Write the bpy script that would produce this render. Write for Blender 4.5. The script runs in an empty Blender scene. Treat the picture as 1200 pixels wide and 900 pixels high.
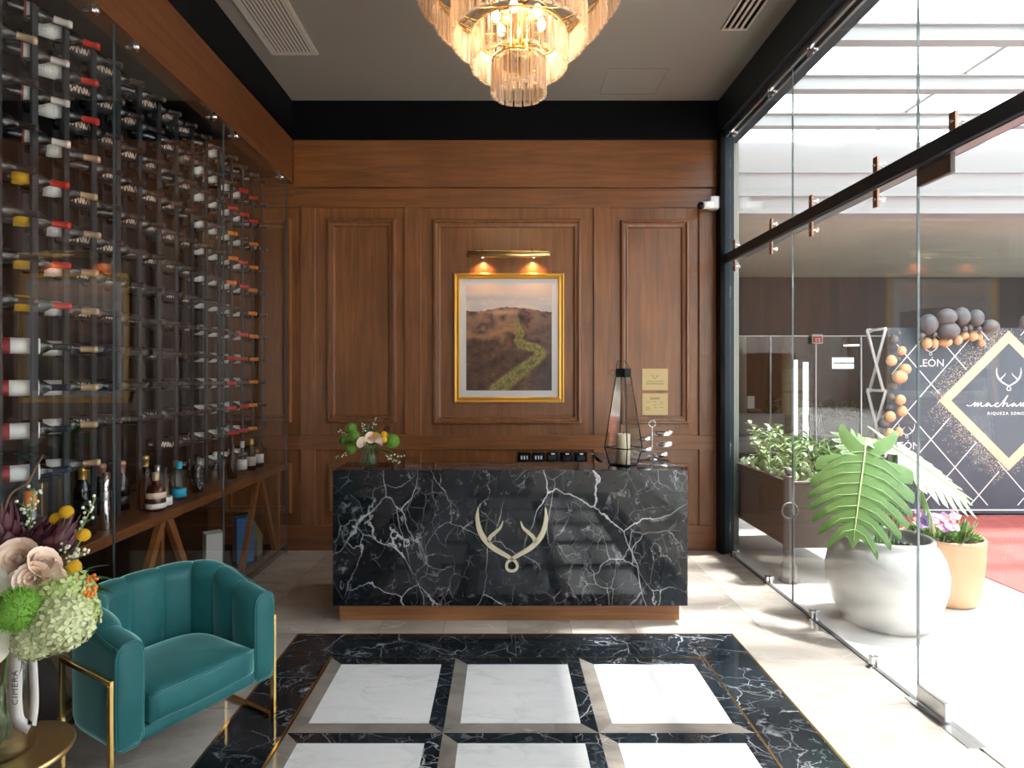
import bpy, bmesh, math, random
from math import sin, cos, pi, radians, sqrt
from mathutils import Vector, Matrix, noise
random.seed(7)
C = bpy.context.scene.collection
SC = bpy.context.scene
# ------------------------------------------------------------------ camera
F = 695.0; CX = 590.0; CY = 440.0; EH = 1.65      # focal length and vanishing point in px of the 1200x900 frame, eye height
cam = bpy.data.objects.new('camera', bpy.data.cameras.new('camera')); C.objects.link(cam)
cam.location = (0, 0, EH); cam.rotation_euler = (radians(90), 0, 0)
cam.data.sensor_width = 36; cam.data.lens = F/1200*36
cam.data.shift_x = (600-CX)/1200; cam.data.shift_y = -(450-CY)/1200
cam.data.clip_start = 0.05; cam.data.clip_end = 200
SC.camera = cam
# ------------------------------------------------------------------ world, sun, exposure
w = bpy.data.worlds.new('world'); SC.world = w; w.use_nodes = True
bg = w.node_tree.nodes['Background']; bg.inputs[0].default_value = (0.93, 0.97, 1.0, 1); bg.inputs[1].default_value = 2.3
sd = bpy.data.lights.new('sun', 'SUN'); sd.energy = 4.2; sd.angle = radians(3.5); sd.color = (1.0, 0.96, 0.92)
sun = bpy.data.objects.new('sun', sd); C.objects.link(sun)
sun.rotation_euler = Vector((-0.47, -0.08, -1)).to_track_quat('-Z', 'Y').to_euler(); sun.location = (8, 2, 12)
SC.view_settings.view_transform = 'Standard'; SC.view_settings.look = 'None'
SC.view_settings.exposure = 1.72; SC.view_settings.gamma = 1.0; SC.view_settings.use_curve_mapping = False
SC.cycles.transparent_max_bounces = 24; SC.cycles.max_bounces = 10; SC.cycles.diffuse_bounces = 4
SC.cycles.glossy_bounces = 4; SC.cycles.caustics_reflective = False; SC.cycles.caustics_refractive = False
SC.cycles.sample_clamp_indirect = 6.0

def at(px, py, Y):
    return Vector(((px-CX)/F*Y, Y, EH-(py-CY)/F*Y))
def fl(py): return F*EH/(py-CY)

# ------------------------------------------------------------------ materials
def newmat(name):
    m = bpy.data.materials.new(name); m.use_nodes = True
    nt = m.node_tree; nt.nodes.clear()
    out = nt.nodes.new('ShaderNodeOutputMaterial')
    return m, nt, out
def N(nt, t, **kw):
    n = nt.nodes.new('ShaderNode'+t)
    for k, v in kw.items(): setattr(n, k, v)
    return n
def L(nt, a, b): nt.links.new(a, b)
def PR(name, col, rough=0.5, metal=0.0, bump=None, var=None, sheen=0, coat=0, spec=None, trans=0):
    m, nt, out = newmat(name)
    b = N(nt, 'BsdfPrincipled'); L(nt, b.outputs[0], out.inputs[0])
    b.inputs['Base Color'].default_value = (*col, 1); b.inputs['Roughness'].default_value = rough
    b.inputs['Metallic'].default_value = metal
    if spec is not None: b.inputs['Specular IOR Level'].default_value = spec
    if coat: b.inputs['Coat Weight'].default_value = coat; b.inputs['Coat Roughness'].default_value = 0.05
    if sheen:
        b.inputs['Sheen Weight'].default_value = sheen; b.inputs['Sheen Roughness'].default_value = 0.35
        b.inputs['Sheen Tint'].default_value = (0.5, 1.0, 1.0, 1)
    if var or bump:
        tc = N(nt, 'TexCoord')
        nz = N(nt, 'TexNoise'); L(nt, tc.outputs['Object'], nz.inputs['Vector'])
        nz.inputs['Scale'].default_value = (var or bump)[0]; nz.inputs['Detail'].default_value = 5
        if var:
            mx = N(nt, 'Mix', data_type='RGBA'); k = var[1]
            mx.inputs['A'].default_value = (*[c*(1-k) for c in col], 1); mx.inputs['B'].default_value = (*[min(1, c*(1+k)) for c in col], 1)
            L(nt, nz.outputs['Fac'], mx.inputs['Factor']); L(nt, mx.outputs['Result'], b.inputs['Base Color'])
        if bump:
            bp = N(nt, 'Bump'); bp.inputs['Strength'].default_value = bump[1]; bp.inputs['Distance'].default_value = 0.01
            nz2 = N(nt, 'TexNoise'); L(nt, tc.outputs['Object'], nz2.inputs['Vector']); nz2.inputs['Scale'].default_value = bump[0]
            L(nt, nz2.outputs['Fac'], bp.inputs['Height']); L(nt, bp.outputs[0], b.inputs['Normal'])
    return m
def EM(name, col, s):
    m, nt, out = newmat(name); e = N(nt, 'Emission'); e.inputs[0].default_value = (*col, 1); e.inputs[1].default_value = s
    L(nt, e.outputs[0], out.inputs[0]); return m
def WOOD(name, col, scale, rough=0.38, k=0.45, coat=0.0):
    m, nt, out = newmat(name)
    b = N(nt, 'BsdfPrincipled'); L(nt, b.outputs[0], out.inputs[0]); b.inputs['Roughness'].default_value = rough
    b.inputs['Coat Weight'].default_value = coat; b.inputs['Coat Roughness'].default_value = 0.24
    tc = N(nt, 'TexCoord'); oi = N(nt, 'ObjectInfo')
    ad = N(nt, 'VectorMath', operation='ADD'); L(nt, tc.outputs['Object'], ad.inputs[0])
    sc = N(nt, 'VectorMath', operation='SCALE'); sc.inputs[0].default_value = (13, 7, 11); L(nt, oi.outputs['Random'], sc.inputs['Scale']); L(nt, sc.outputs[0], ad.inputs[1])
    mp = N(nt, 'Mapping'); mp.inputs['Scale'].default_value = scale; L(nt, ad.outputs[0], mp.inputs[0])
    n1 = N(nt, 'TexNoise'); n1.inputs['Scale'].default_value = 1.0; n1.inputs['Detail'].default_value = 8; n1.inputs['Roughness'].default_value = 0.62; n1.inputs['Distortion'].default_value = 0.6
    L(nt, mp.outputs[0], n1.inputs['Vector'])
    n2 = N(nt, 'TexNoise'); n2.inputs['Scale'].default_value = 1.6; n2.inputs['Detail'].default_value = 2; L(nt, ad.outputs[0], n2.inputs['Vector'])
    r = N(nt, 'ValToRGB'); r.color_ramp.elements[0].position = 0.3; r.color_ramp.elements[1].position = 0.72
    r.color_ramp.elements[0].color = (*[c*(1-k) for c in col], 1); r.color_ramp.elements[1].color = (*[c*(1+k) for c in col], 1)
    L(nt, n1.outputs['Fac'], r.inputs[0])
    mx = N(nt, 'Mix', data_type='RGBA', blend_type='MULTIPLY'); mx.inputs['Factor'].default_value = 0.7
    r2 = N(nt, 'ValToRGB'); r2.color_ramp.elements[0].color = (0.62, 0.6, 0.58, 1); r2.color_ramp.elements[0].position = 0.3; r2.color_ramp.elements[1].position = 0.65
    L(nt, n2.outputs['Fac'], r2.inputs[0]); L(nt, r.outputs[0], mx.inputs['A']); L(nt, r2.outputs[0], mx.inputs['B'])
    L(nt, mx.outputs['Result'], b.inputs['Base Color'])
    bp = N(nt, 'Bump'); bp.inputs['Strength'].default_value = 0.06; bp.inputs['Distance'].default_value = 0.004; L(nt, n1.outputs['Fac'], bp.inputs['Height']); L(nt, bp.outputs[0], b.inputs['Normal'])
    return m
def MARBLE(name, c0, c1, vein, layers, rough=0.08, cloud=1.2, stretch=(1, 1, 1), objvar=0.0, warp=0.42):
    """c0..c1 clouded ground with vein layers (scale, width, strength, mask)."""
    m, nt, out = newmat(name)
    b = N(nt, 'BsdfPrincipled'); L(nt, b.outputs[0], out.inputs[0]); b.inputs['Roughness'].default_value = rough
    tc = N(nt, 'TexCoord'); oi = N(nt, 'ObjectInfo')
    sc = N(nt, 'VectorMath', operation='SCALE'); sc.inputs[0].default_value = (31, 17, 23); L(nt, oi.outputs['Random'], sc.inputs['Scale'])
    ad = N(nt, 'VectorMath', operation='ADD'); L(nt, tc.outputs['Object'], ad.inputs[0]); L(nt, sc.outputs[0], ad.inputs[1])
    mp = N(nt, 'Mapping'); mp.inputs['Scale'].default_value = stretch; mp.inputs['Rotation'].default_value = (0.35, 0.5, 0.6); L(nt, ad.outputs[0], mp.inputs[0])
    dn = N(nt, 'TexNoise'); dn.inputs['Scale'].default_value = 2.3; dn.inputs['Detail'].default_value = 6; L(nt, mp.outputs[0], dn.inputs['Vector'])
    s2 = N(nt, 'VectorMath', operation='SCALE'); s2.inputs['Scale'].default_value = warp; L(nt, dn.outputs['Color'], s2.inputs[0])
    dv = N(nt, 'VectorMath', operation='ADD'); L(nt, mp.outputs[0], dv.inputs[0]); L(nt, s2.outputs[0], dv.inputs[1])
    cn = N(nt, 'TexNoise'); cn.inputs['Scale'].default_value = cloud; cn.inputs['Detail'].default_value = 8; cn.inputs['Roughness'].default_value = 0.6; cn.inputs['Distortion'].default_value = 0.8
    L(nt, dv.outputs[0], cn.inputs['Vector'])
    cr = N(nt, 'ValToRGB'); cr.color_ramp.elements[0].position = 0.33; cr.color_ramp.elements[1].position = 0.7
    cr.color_ramp.elements[0].color = (*c0, 1); cr.color_ramp.elements[1].color = (*c1, 1); L(nt, cn.outputs['Fac'], cr.inputs[0])
    cur = cr.outputs[0]
    for i, (s, wd, st, mk) in enumerate(layers):
        if s < 0:                       # wandering hairline veins: contour of a rough noise
            of = N(nt, 'VectorMath', operation='ADD'); of.inputs[1].default_value = (i*2.3, i*4.1, i*1.7); L(nt, dv.outputs[0], of.inputs[0])
            rn = N(nt, 'TexNoise'); rn.inputs['Scale'].default_value = -s; rn.inputs['Detail'].default_value = 7; rn.inputs['Roughness'].default_value = 0.55; rn.inputs['Distortion'].default_value = 0.35; L(nt, of.outputs[0], rn.inputs['Vector'])
            sb_ = N(nt, 'Math', operation='SUBTRACT'); sb_.inputs[1].default_value = 0.5; L(nt, rn.outputs['Fac'], sb_.inputs[0])
            ab = N(nt, 'Math', operation='ABSOLUTE'); L(nt, sb_.outputs[0], ab.inputs[0]); dist = ab.outputs[0]
        else: dist = None
        vo = N(nt, 'TexVoronoi', feature='DISTANCE_TO_EDGE'); vo.inputs['Scale'].default_value = abs(s)
        of = N(nt, 'VectorMath', operation='ADD'); of.inputs[1].default_value = (i*3.7, i*1.9, i*5.1); L(nt, dv.outputs[0], of.inputs[0]); L(nt, of.outputs[0], vo.inputs['Vector'])
        rr = N(nt, 'MapRange', interpolation_type='SMOOTHSTEP'); rr.inputs['From Min'].default_value = 0; rr.inputs['From Max'].default_value = wd; rr.inputs['To Min'].default_value = st; rr.inputs['To Max'].default_value = 0
        L(nt, dist or vo.outputs['Distance'], rr.inputs['Value'])
        mn = N(nt, 'TexNoise'); mn.inputs['Scale'].default_value = abs(s)*0.8; mn.inputs['Detail'].default_value = 4; L(nt, of.outputs[0], mn.inputs['Vector'])
        mr = N(nt, 'MapRange'); mr.inputs['From Min'].default_value = mk; mr.inputs['From Max'].default_value = mk+0.14; L(nt, mn.outputs['Fac'], mr.inputs['Value'])
        mu = N(nt, 'Math', operation='MULTIPLY'); L(nt, rr.outputs[0], mu.inputs[0]); L(nt, mr.outputs[0], mu.inputs[1])
        mx = N(nt, 'Mix', data_type='RGBA'); L(nt, mu.outputs[0], mx.inputs['Factor']); L(nt, cur, mx.inputs['A']); mx.inputs['B'].default_value = (*vein, 1)
        cur = mx.outputs['Result']
    if objvar:
        hs = N(nt, 'HueSaturation'); L(nt, cur, hs.inputs['Color'])
        mr = N(nt, 'MapRange'); mr.inputs['To Min'].default_value = 1-objvar; mr.inputs['To Max'].default_value = 1+objvar; L(nt, oi.outputs['Random'], mr.inputs['Value']); L(nt, mr.outputs[0], hs.inputs['Value'])
        cur = hs.outputs[0]
    L(nt, cur, b.inputs['Base Color'])
    return m
def GLASS(name, tint=(0.985, 0.992, 0.99), ior=1.5, rough=0.0):
    """Sheet glass: Fresnel mirror over a clear tint, the same from either face of the pane."""
    m, nt, out = newmat(name)
    t = N(nt, 'BsdfTransparent'); t.inputs[0].default_value = (*tint, 1)
    g = N(nt, 'BsdfGlossy'); g.inputs['Roughness'].default_value = rough; g.inputs[0].default_value = (1, 1, 1, 1)
    ge = N(nt, 'NewGeometry'); mr = N(nt, 'MapRange'); mr.inputs['To Min'].default_value = ior; mr.inputs['To Max'].default_value = 1/ior
    L(nt, ge.outputs['Backfacing'], mr.inputs['Value'])
    f = N(nt, 'Fresnel'); L(nt, mr.outputs[0], f.inputs['IOR'])
    mx = N(nt, 'MixShader'); L(nt, f.outputs[0], mx.inputs[0]); L(nt, t.outputs[0], mx.inputs[1]); L(nt, g.outputs[0], mx.inputs[2]); L(nt, mx.outputs[0], out.inputs[0])
    return m
def VCOL(name, rough=0.6):
    m, nt, out = newmat(name); b = N(nt, 'BsdfPrincipled'); L(nt, b.outputs[0], out.inputs[0]); b.inputs['Roughness'].default_value = rough
    a = N(nt, 'VertexColor', layer_name='print'); L(nt, a.outputs[0], b.inputs['Base Color']); return m

M = {}
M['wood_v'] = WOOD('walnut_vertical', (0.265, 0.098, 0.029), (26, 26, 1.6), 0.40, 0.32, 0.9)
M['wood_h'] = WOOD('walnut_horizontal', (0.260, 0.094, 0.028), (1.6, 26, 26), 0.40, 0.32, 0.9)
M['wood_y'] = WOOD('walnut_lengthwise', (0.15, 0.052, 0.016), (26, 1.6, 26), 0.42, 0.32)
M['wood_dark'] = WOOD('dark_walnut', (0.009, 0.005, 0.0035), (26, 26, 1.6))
M['oak'] = WOOD('oak_plinth', (0.36, 0.155, 0.058), (1.8, 30, 30), 0.45, 0.35)
M['black'] = PR('black_paint', (0.003, 0.0035, 0.005), 0.5, spec=0.12)
M['steel_blue'] = PR('dark_steel', (0.018, 0.031, 0.042), 0.4, spec=0.3)
M['rack'] = PR('rack_metal', (0.038, 0.046, 0.054), 0.4)
M['ceiling'] = PR('ceiling_paint', (0.25, 0.235, 0.205), 0.7, var=(1.2, 0.04))
M['alu'] = PR('brushed_aluminium', (0.55, 0.56, 0.57), 0.3, 1.0)
M['vent'] = PR('vent_paint', (0.5, 0.47, 0.42), 0.5)
M['chrome'] = PR('chrome', (0.75, 0.75, 0.76), 0.12, 1.0)
M['copper'] = PR('copper_plate', (0.45, 0.27, 0.2), 0.3, 1.0)
M['brass'] = PR('polished_brass', (0.83, 0.56, 0.2), 0.22, 1.0)
M['brass_sat'] = PR('satin_brass', (0.72, 0.52, 0.24), 0.3, 1.0, var=(4, 0.12))
M['gold_frame'] = PR('gilt_frame', (0.78, 0.45, 0.09), 0.35, 0.8, bump=(90, 0.3))
M['plaque'] = PR('plaque_gold', (0.60, 0.45, 0.22), 0.42, 0.25)
M['champagne'] = PR('pale_gold', (0.66, 0.60, 0.44), 0.35, 0.25)
M['m_dark'] = MARBLE('dark_marble', (0.004, 0.006, 0.010), (0.015, 0.020, 0.027), (0.62, 0.63, 0.66),
    [(1.25, 0.0065, 1.0, 0.44), (2.4, 0.008, 0.85, 0.47), (-1.6, 0.004, 0.55, 0.45), (5.2, 0.012, 0.5, 0.50), (-5.5, 0.035, 0.55, 0.60), (10, 0.022, 0.32, 0.50), (-14, 0.06, 0.4, 0.60)], 0.045, 1.6, (1.15, 1, 0.9), warp=0.30)
M['m_dark_floor'] = MARBLE('dark_floor_marble', (0.006, 0.009, 0.013), (0.022, 0.029, 0.036), (0.50, 0.52, 0.55),
    [(1.6, 0.0065, 0.85, 0.46), (3.6, 0.010, 0.6, 0.48), (-2.5, 0.006, 0.5, 0.46), (-6, 0.04, 0.5, 0.57), (11, 0.025, 0.4, 0.50)], 0.06, 1.8, (1, 1.3, 1), warp=0.3)
M['m_white'] = MARBLE('white_marble', (0.70, 0.70, 0.71), (0.78, 0.78, 0.78), (0.45, 0.46, 0.48),
    [(-2.0, 0.035, 0.35, 0.46), (3, 0.05, 0.25, 0.45), (-6, 0.05, 0.22, 0.5)], 0.1, 2.0, (1, 2.6, 1))
M['m_taupe'] = MARBLE('taupe_marble', (0.17, 0.15, 0.13), (0.29, 0.262, 0.232), (0.62, 0.55, 0.48),
    [(3, 0.02, 0.5, 0.5)], 0.1, 3.0, (1, 2, 1))
M['m_beige'] = MARBLE('beige_marble', (0.34, 0.30, 0.262), (0.54, 0.49, 0.44), (0.64, 0.60, 0.55),
    [(1.6, 0.02, 0.6, 0.46), (4, 0.02, 0.35, 0.5)], 0.09, 1.5, (1, 2.4, 1), objvar=0.17)
M['grout'] = PR('grout', (0.25, 0.22, 0.19), 0.8)
M['glass'] = GLASS('sheet_glass')
M['glass_edge'] = PR('glass_edge', (0.10, 0.14, 0.15), 0.2)
M['clear'] = GLASS('clear_glassware', (0.93, 0.95, 0.95), 1.45)
M['lantern_glass'] = GLASS('lantern_glass', (0.93, 0.93, 0.91), 1.5)
M['velvet'] = PR('teal_velvet', (0.004, 0.100, 0.108), 0.62, sheen=1.0, var=(9, 0.30), bump=(160, 0.05))
M['bottle'] = PR('dark_bottle_glass', (0.005, 0.008, 0.010), 0.10, coat=0.6)
M['paper'] = PR('white_label_paper', (0.86, 0.85, 0.82), 0.6, var=(60, 0.06))
M['yellow'] = PR('yellow_label_paper', (0.86, 0.50, 0.02), 0.55)
M['charcoal'] = PR('charcoal_label_paper', (0.03, 0.032, 0.038), 0.4)
M['pinkgold'] = PR('rose_gold_print', (0.90, 0.68, 0.54), 0.4)
M['crimson'] = PR('crimson_print', (0.30, 0.02, 0.03), 0.5)
M['redfoil'] = PR('red_foil', (0.62, 0.03, 0.02), 0.35)
M['tanfoil'] = PR('tan_foil', (0.62, 0.44, 0.27), 0.4, 0.3)
M['whitefoil'] = PR('white_foil', (0.72, 0.66, 0.60), 0.35)
M['orangefoil'] = PR('orange_foil', (0.90, 0.25, 0.02), 0.4)
M['darkfoil'] = PR('dark_foil', (0.05, 0.035, 0.033), 0.28)
M['bluefoil'] = PR('night_blue_foil', (0.02, 0.03, 0.055), 0.28)
M['goldfoil'] = PR('gold_foil', (0.78, 0.50, 0.14), 0.35, 0.8)
M['rosefoil'] = PR('rose_foil', (0.62, 0.30, 0.24), 0.35, 0.5)
M['amber'] = PR('amber_glass', (0.075, 0.014, 0.007), 0.08)
M['blue'] = PR('bright_blue_card', (0.0, 0.16, 0.42), 0.35)
M['skyblue'] = PR('sky_blue_label', (0.02, 0.42, 0.66), 0.45)
M['whitecard'] = PR('marbled_white_card', (0.66, 0.66, 0.66), 0.4, var=(7, 0.12))
M['cream'] = PR('cream_card', (0.66, 0.58, 0.44), 0.5)
M['olive'] = PR('olive_card', (0.25, 0.27, 0.17), 0.5)
M['goldcard'] = PR('gold_card', (0.40, 0.29, 0.12), 0.4, 0.5)
M['candle'] = PR('ivory_wax', (0.82, 0.74, 0.58), 0.5)
M['white_plastic'] = PR('white_plastic', (0.8, 0.8, 0.8), 0.35)
M['black_plastic'] = PR('black_plastic', (0.008, 0.011, 0.016), 0.25)
M['pavement'] = PR('pale_stone_paving', (0.68, 0.66, 0.63), 0.5, var=(1.5, 0.05))
M['red_carpet'] = PR('red_carpet_pile', (0.36, 0.08, 0.07), 0.9, var=(40, 0.1))
M['planter'] = PR('bronze_planter', (0.11, 0.092, 0.078), 0.4, 0.2)
M['pewter'] = PR('grey_bronze_post', (0.20, 0.19, 0.19), 0.45, 0.2)
M['white_glaze'] = PR('white_glaze', (0.52, 0.515, 0.50), 0.3, var=(2, 0.04), coat=0.3)
M['terracotta'] = PR('peach_terracotta', (0.50, 0.30, 0.175), 0.55, var=(3, 0.06))
M['soil'] = PR('potting_soil', (0.06, 0.045, 0.035), 0.9, var=(60, 0.6))
M['leaf'] = PR('bright_leaf', (0.11, 0.22, 0.055), 0.32, var=(8, 0.25))
M['leaf_dark'] = PR('deep_leaf', (0.035, 0.11, 0.04), 0.4, var=(8, 0.3))
M['leaf_pale'] = PR('pale_leaf', (0.42, 0.52, 0.30), 0.3, var=(8, 0.15))
M['rib'] = PR('leaf_rib', (0.45, 0.58, 0.28), 0.4)
M['stalk'] = PR('green_stalk', (0.16, 0.29, 0.09), 0.45)
M['twig'] = PR('brown_twig', (0.22, 0.13, 0.07), 0.6)
M['peach'] = PR('blush_petal', (0.92, 0.72, 0.58), 0.6)
M['ivory'] = PR('ivory_petal', (0.82, 0.80, 0.66), 0.55)
M['burgundy'] = PR('burgundy_bract', (0.085, 0.022, 0.032), 0.5, var=(14, 0.5))
M['moss'] = PR('moss_green', (0.13, 0.30, 0.03), 0.75, var=(20, 0.35))
M['lime'] = PR('lime_floret', (0.44, 0.54, 0.20), 0.6, var=(18, 0.25))
M['lime_pale'] = PR('pale_lime_floret', (0.56, 0.61, 0.34), 0.6, var=(14, 0.2))
M['craspedia'] = PR('yellow_button', (0.85, 0.48, 0.015), 0.7, bump=(160, 0.6))
M['berry'] = PR('orange_berry', (0.75, 0.20, 0.03), 0.35)
M['bud'] = PR('white_bud', (0.75, 0.76, 0.62), 0.55)
M['ribbon'] = PR('white_satin', (0.80, 0.79, 0.78), 0.4)
M['ink'] = PR('grey_ink', (0.10, 0.10, 0.10), 0.6)
M['purple'] = PR('violet_petal', (0.45, 0.30, 0.66), 0.6)
M['pink'] = PR('pink_petal', (0.82, 0.36, 0.44), 0.6)
M['rose_red'] = PR('rose_petal', (0.75, 0.10, 0.16), 0.6)
M['mat'] = PR('mount_board', (0.72, 0.70, 0.70), 0.7)
M['print'] = VCOL('painting_print', 0.5)
M['banner'] = PR('slate_vinyl', (0.060, 0.085, 0.112), 0.4)
M['banner_in'] = PR('slate_vinyl_centre', (0.085, 0.11, 0.138), 0.35)
M['white_print'] = PR('white_print', (0.85, 0.85, 0.85), 0.5)
M['gold_print'] = PR('gold_glitter_print', (0.76, 0.54, 0.37), 0.5, var=(30, 0.2))
M['balloon_dark'] = PR('grey_latex', (0.13, 0.132, 0.14), 0.35)
M['balloon_gold'] = PR('gold_latex', (0.72, 0.46, 0.26), 0.35)
M['truss'] = PR('white_truss', (0.78, 0.78, 0.78), 0.4)
M['beam_white'] = PR('white_steel', (0.34, 0.345, 0.35), 0.5)
M['plaster'] = PR('beige_plaster', (0.40, 0.39, 0.335), 0.8, var=(1.3, 0.18))
M['fascia'] = PR('charcoal_fascia', (0.035, 0.036, 0.04), 0.5)
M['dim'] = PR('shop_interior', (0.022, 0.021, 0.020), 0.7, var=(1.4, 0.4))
M['grey_uphol'] = PR('grey_upholstery', (0.30, 0.31, 0.31), 0.7)
M['beige_col'] = PR('beige_column', (0.30, 0.26, 0.21), 0.7)
M['exit_red'] = PR('sign_red', (0.75, 0.04, 0.03), 0.4)
M['bulb'] = EM('warm_bulb', (1.0, 0.74, 0.42), 3.2)
M['led'] = EM('warm_led', (1.0, 0.75, 0.42), 5)
M['winpane'] = EM('lit_far_window', (0.85, 0.93, 1.0), 0.9)
m, nt, out = newmat('chandelier_crystal')
gt = N(nt, 'BsdfTransparent'); gt.inputs[0].default_value = (1, 0.95, 0.9, 1)
gp = N(nt, 'BsdfPrincipled'); gp.inputs['Base Color'].default_value = (0.92, 0.74, 0.58, 1); gp.inputs['Roughness'].default_value = 0.12; gp.inputs['Specular IOR Level'].default_value = 0.8
gl = N(nt, 'BsdfTranslucent'); gl.inputs[0].default_value = (0.95, 0.78, 0.6, 1)
m1 = N(nt, 'MixShader'); m1.inputs[0].default_value = 0.45; L(nt, gp.outputs[0], m1.inputs[1]); L(nt, gl.outputs[0], m1.inputs[2])
m2 = N(nt, 'MixShader'); m2.inputs[0].default_value = 0.5; L(nt, m1.outputs[0], m2.inputs[1]); L(nt, gt.outputs[0], m2.inputs[2]); L(nt, m2.outputs[0], out.inputs[0])
M['crystal'] = m
m, nt, out = newmat('crystal_panel'); gt = N(nt, 'BsdfTransparent'); gt.inputs[0].default_value = (.97, .93, .88, 1); gp = N(nt, 'BsdfPrincipled'); gp.inputs['Base Color'].default_value = (.8, .66, .52, 1); gp.inputs['Roughness'].default_value = .05
m1 = N(nt, 'MixShader'); m1.inputs[0].default_value = .28; L(nt, gt.outputs[0], m1.inputs[1]); L(nt, gp.outputs[0], m1.inputs[2]); L(nt, m1.outputs[0], out.inputs[0]); M['crystal_clear'] = m

# ------------------------------------------------------------------ mesh builder and scene helpers
class MB:
    def __init__(s): s.v = []; s.f = []; s.sm = []; s.mi = []; s.cur = 0
    def add(s, vs, fs, smooth=False):
        o = len(s.v); s.v += [tuple(p) for p in vs]
        for f in fs: s.f.append([i+o for i in f]); s.sm.append(smooth); s.mi.append(s.cur)
        return s
    def box(s, x0, x1, y0, y1, z0, z1):
        return s.add([(x0,y0,z0),(x1,y0,z0),(x1,y1,z0),(x0,y1,z0),(x0,y0,z1),(x1,y0,z1),(x1,y1,z1),(x0,y1,z1)],
              [(0,3,2,1),(4,5,6,7),(0,1,5,4),(1,2,6,5),(2,3,7,6),(3,0,4,7)])
    def rbox(s, x0, x1, y0, y1, z0, z1, b=0.01, seg=2, smooth=True):
        bm = bmesh.new(); bmesh.ops.create_cube(bm, size=1)
        for v in bm.verts: v.co = ((x0+x1)/2+v.co.x*(x1-x0), (y0+y1)/2+v.co.y*(y1-y0), (z0+z1)/2+v.co.z*(z1-z0))
        bmesh.ops.bevel(bm, geom=bm.edges[:], offset=b, segments=seg, profile=0.5, affect='EDGES')
        bm.verts.index_update()
        s.add([v.co[:] for v in bm.verts], [[v.index for v in f.verts] for f in bm.faces], smooth); bm.free(); return s
    def prism(s, poly, z0, z1):
        n = len(poly)
        vs = [(x, y, z0) for x, y in poly]+[(x, y, z1) for x, y in poly]
        fs = [list(range(n))[::-1], list(range(n, 2*n))]+[(i, (i+1) % n, n+(i+1) % n, n+i) for i in range(n)]
        return s.add(vs, fs)
    def lathe(s, prof, n=24, c=(0, 0, 0), smooth=True, a0=0, a1=2*pi):
        full = abs(a1-a0-2*pi) < 1e-6; k = n if full else n+1
        vs = []; m_ = len(prof)
        for i in range(k):
            a = a0+(a1-a0)*i/n
            for r, z in prof: vs.append((c[0]+r*cos(a), c[1]+r*sin(a), c[2]+z))
        fs = []
        for i in range(n):
            i2 = (i+1) % k
            for j in range(m_-1):
                fs.append((i*m_+j, i2*m_+j, i2*m_+j+1, i*m_+j+1))
        return s.add(vs, fs, smooth)
    def tube(s, pts, r, n=8, closed=False, smooth=True):
        pts = [Vector(p) for p in pts]; k = len(pts); vs = []
        up = None
        for i, p in enumerate(pts):
            if closed: t = pts[(i+1) % k]-pts[i-1]
            else: t = pts[min(i+1, k-1)]-pts[max(i-1, 0)]
            t.normalize()
            if up is None:
                up = Vector((0, 0, 1)) if abs(t.z) < 0.9 else Vector((1, 0, 0))
            x = up.cross(t)
            if x.length < 1e-5: x = Vector((1, 0, 0)).cross(t)
            x.normalize(); y = t.cross(x); up = y
            rr = r[i] if isinstance(r, (list, tuple)) else r
            for j in range(n):
                a = 2*pi*j/n; vs.append(p+x*cos(a)*rr+y*sin(a)*rr)
        fs = []
        for i in range(k if closed else k-1):
            i2 = (i+1) % k
            for j in range(n): fs.append((i*n+j, i*n+(j+1) % n, i2*n+(j+1) % n, i2*n+j))
        if not closed: fs += [list(range(n))[::-1], list(range((k-1)*n, k*n))]
        return s.add(vs, fs, smooth)
    def bar(s, a, b, wx, wy, up=(0, 0, 1)):
        a = Vector(a); b = Vector(b); t = (b-a).normalized(); u = Vector(up)
        if abs(t.dot(u)) > 0.98: u = Vector((0, 1, 0))
        x = u.cross(t).normalized(); y = t.cross(x)
        vs = [p+x*sx*wx/2+y*sy*wy/2 for p in (a, b) for sx, sy in ((-1,-1),(1,-1),(1,1),(-1,1))]
        return s.add(vs, [(3,2,1,0),(4,5,6,7),(0,1,5,4),(1,2,6,5),(2,3,7,6),(3,0,4,7)])
    def ball(s, c, r, n=10, m=6, sq=(1, 1, 1)):
        vs = [(c[0], c[1], c[2]-r*sq[2])]; fs = []
        for j in range(1, m):
            th = pi*j/m
            for i in range(n):
                a = 2*pi*i/n; vs.append((c[0]+r*sq[0]*sin(th)*cos(a), c[1]+r*sq[1]*sin(th)*sin(a), c[2]-r*sq[2]*cos(th)))
        vs.append((c[0], c[1], c[2]+r*sq[2])); l = len(vs)-1
        for i in range(n):
            i2 = (i+1) % n
            fs.append((0, 1+i2, 1+i)); fs.append((l, l-n+i, l-n+i2))
            for j in range(m-2): fs.append((1+j*n+i, 1+j*n+i2, 1+(j+1)*n+i2, 1+(j+1)*n+i))
        return s.add(vs, fs, True)
    def ribbon(s, pts, ws, th, P):
        """Flat stroke of varying width along 2-D points, th thick; P maps (u, v, depth) to 3-D."""
        k = len(pts); vs = []
        for i, (x, y) in enumerate(pts):
            a = pts[min(i+1, k-1)]; b_ = pts[max(i-1, 0)]; t = Vector((a[0]-b_[0], a[1]-b_[1])); t.normalize()
            nx, ny = -t.y, t.x; h = (ws[i] if isinstance(ws, (list, tuple)) else ws)/2
            for d in (0, th):
                vs.append(P(x+nx*h, y+ny*h, d)); vs.append(P(x-nx*h, y-ny*h, d))
        fs = []
        for i in range(k-1):
            o = i*4; q = o+4
            fs += [(o, o+1, q+1, q), (o+2, q+2, q+3, o+3), (o, q, q+2, o+2), (o+1, o+3, q+3, q+1)]
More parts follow.
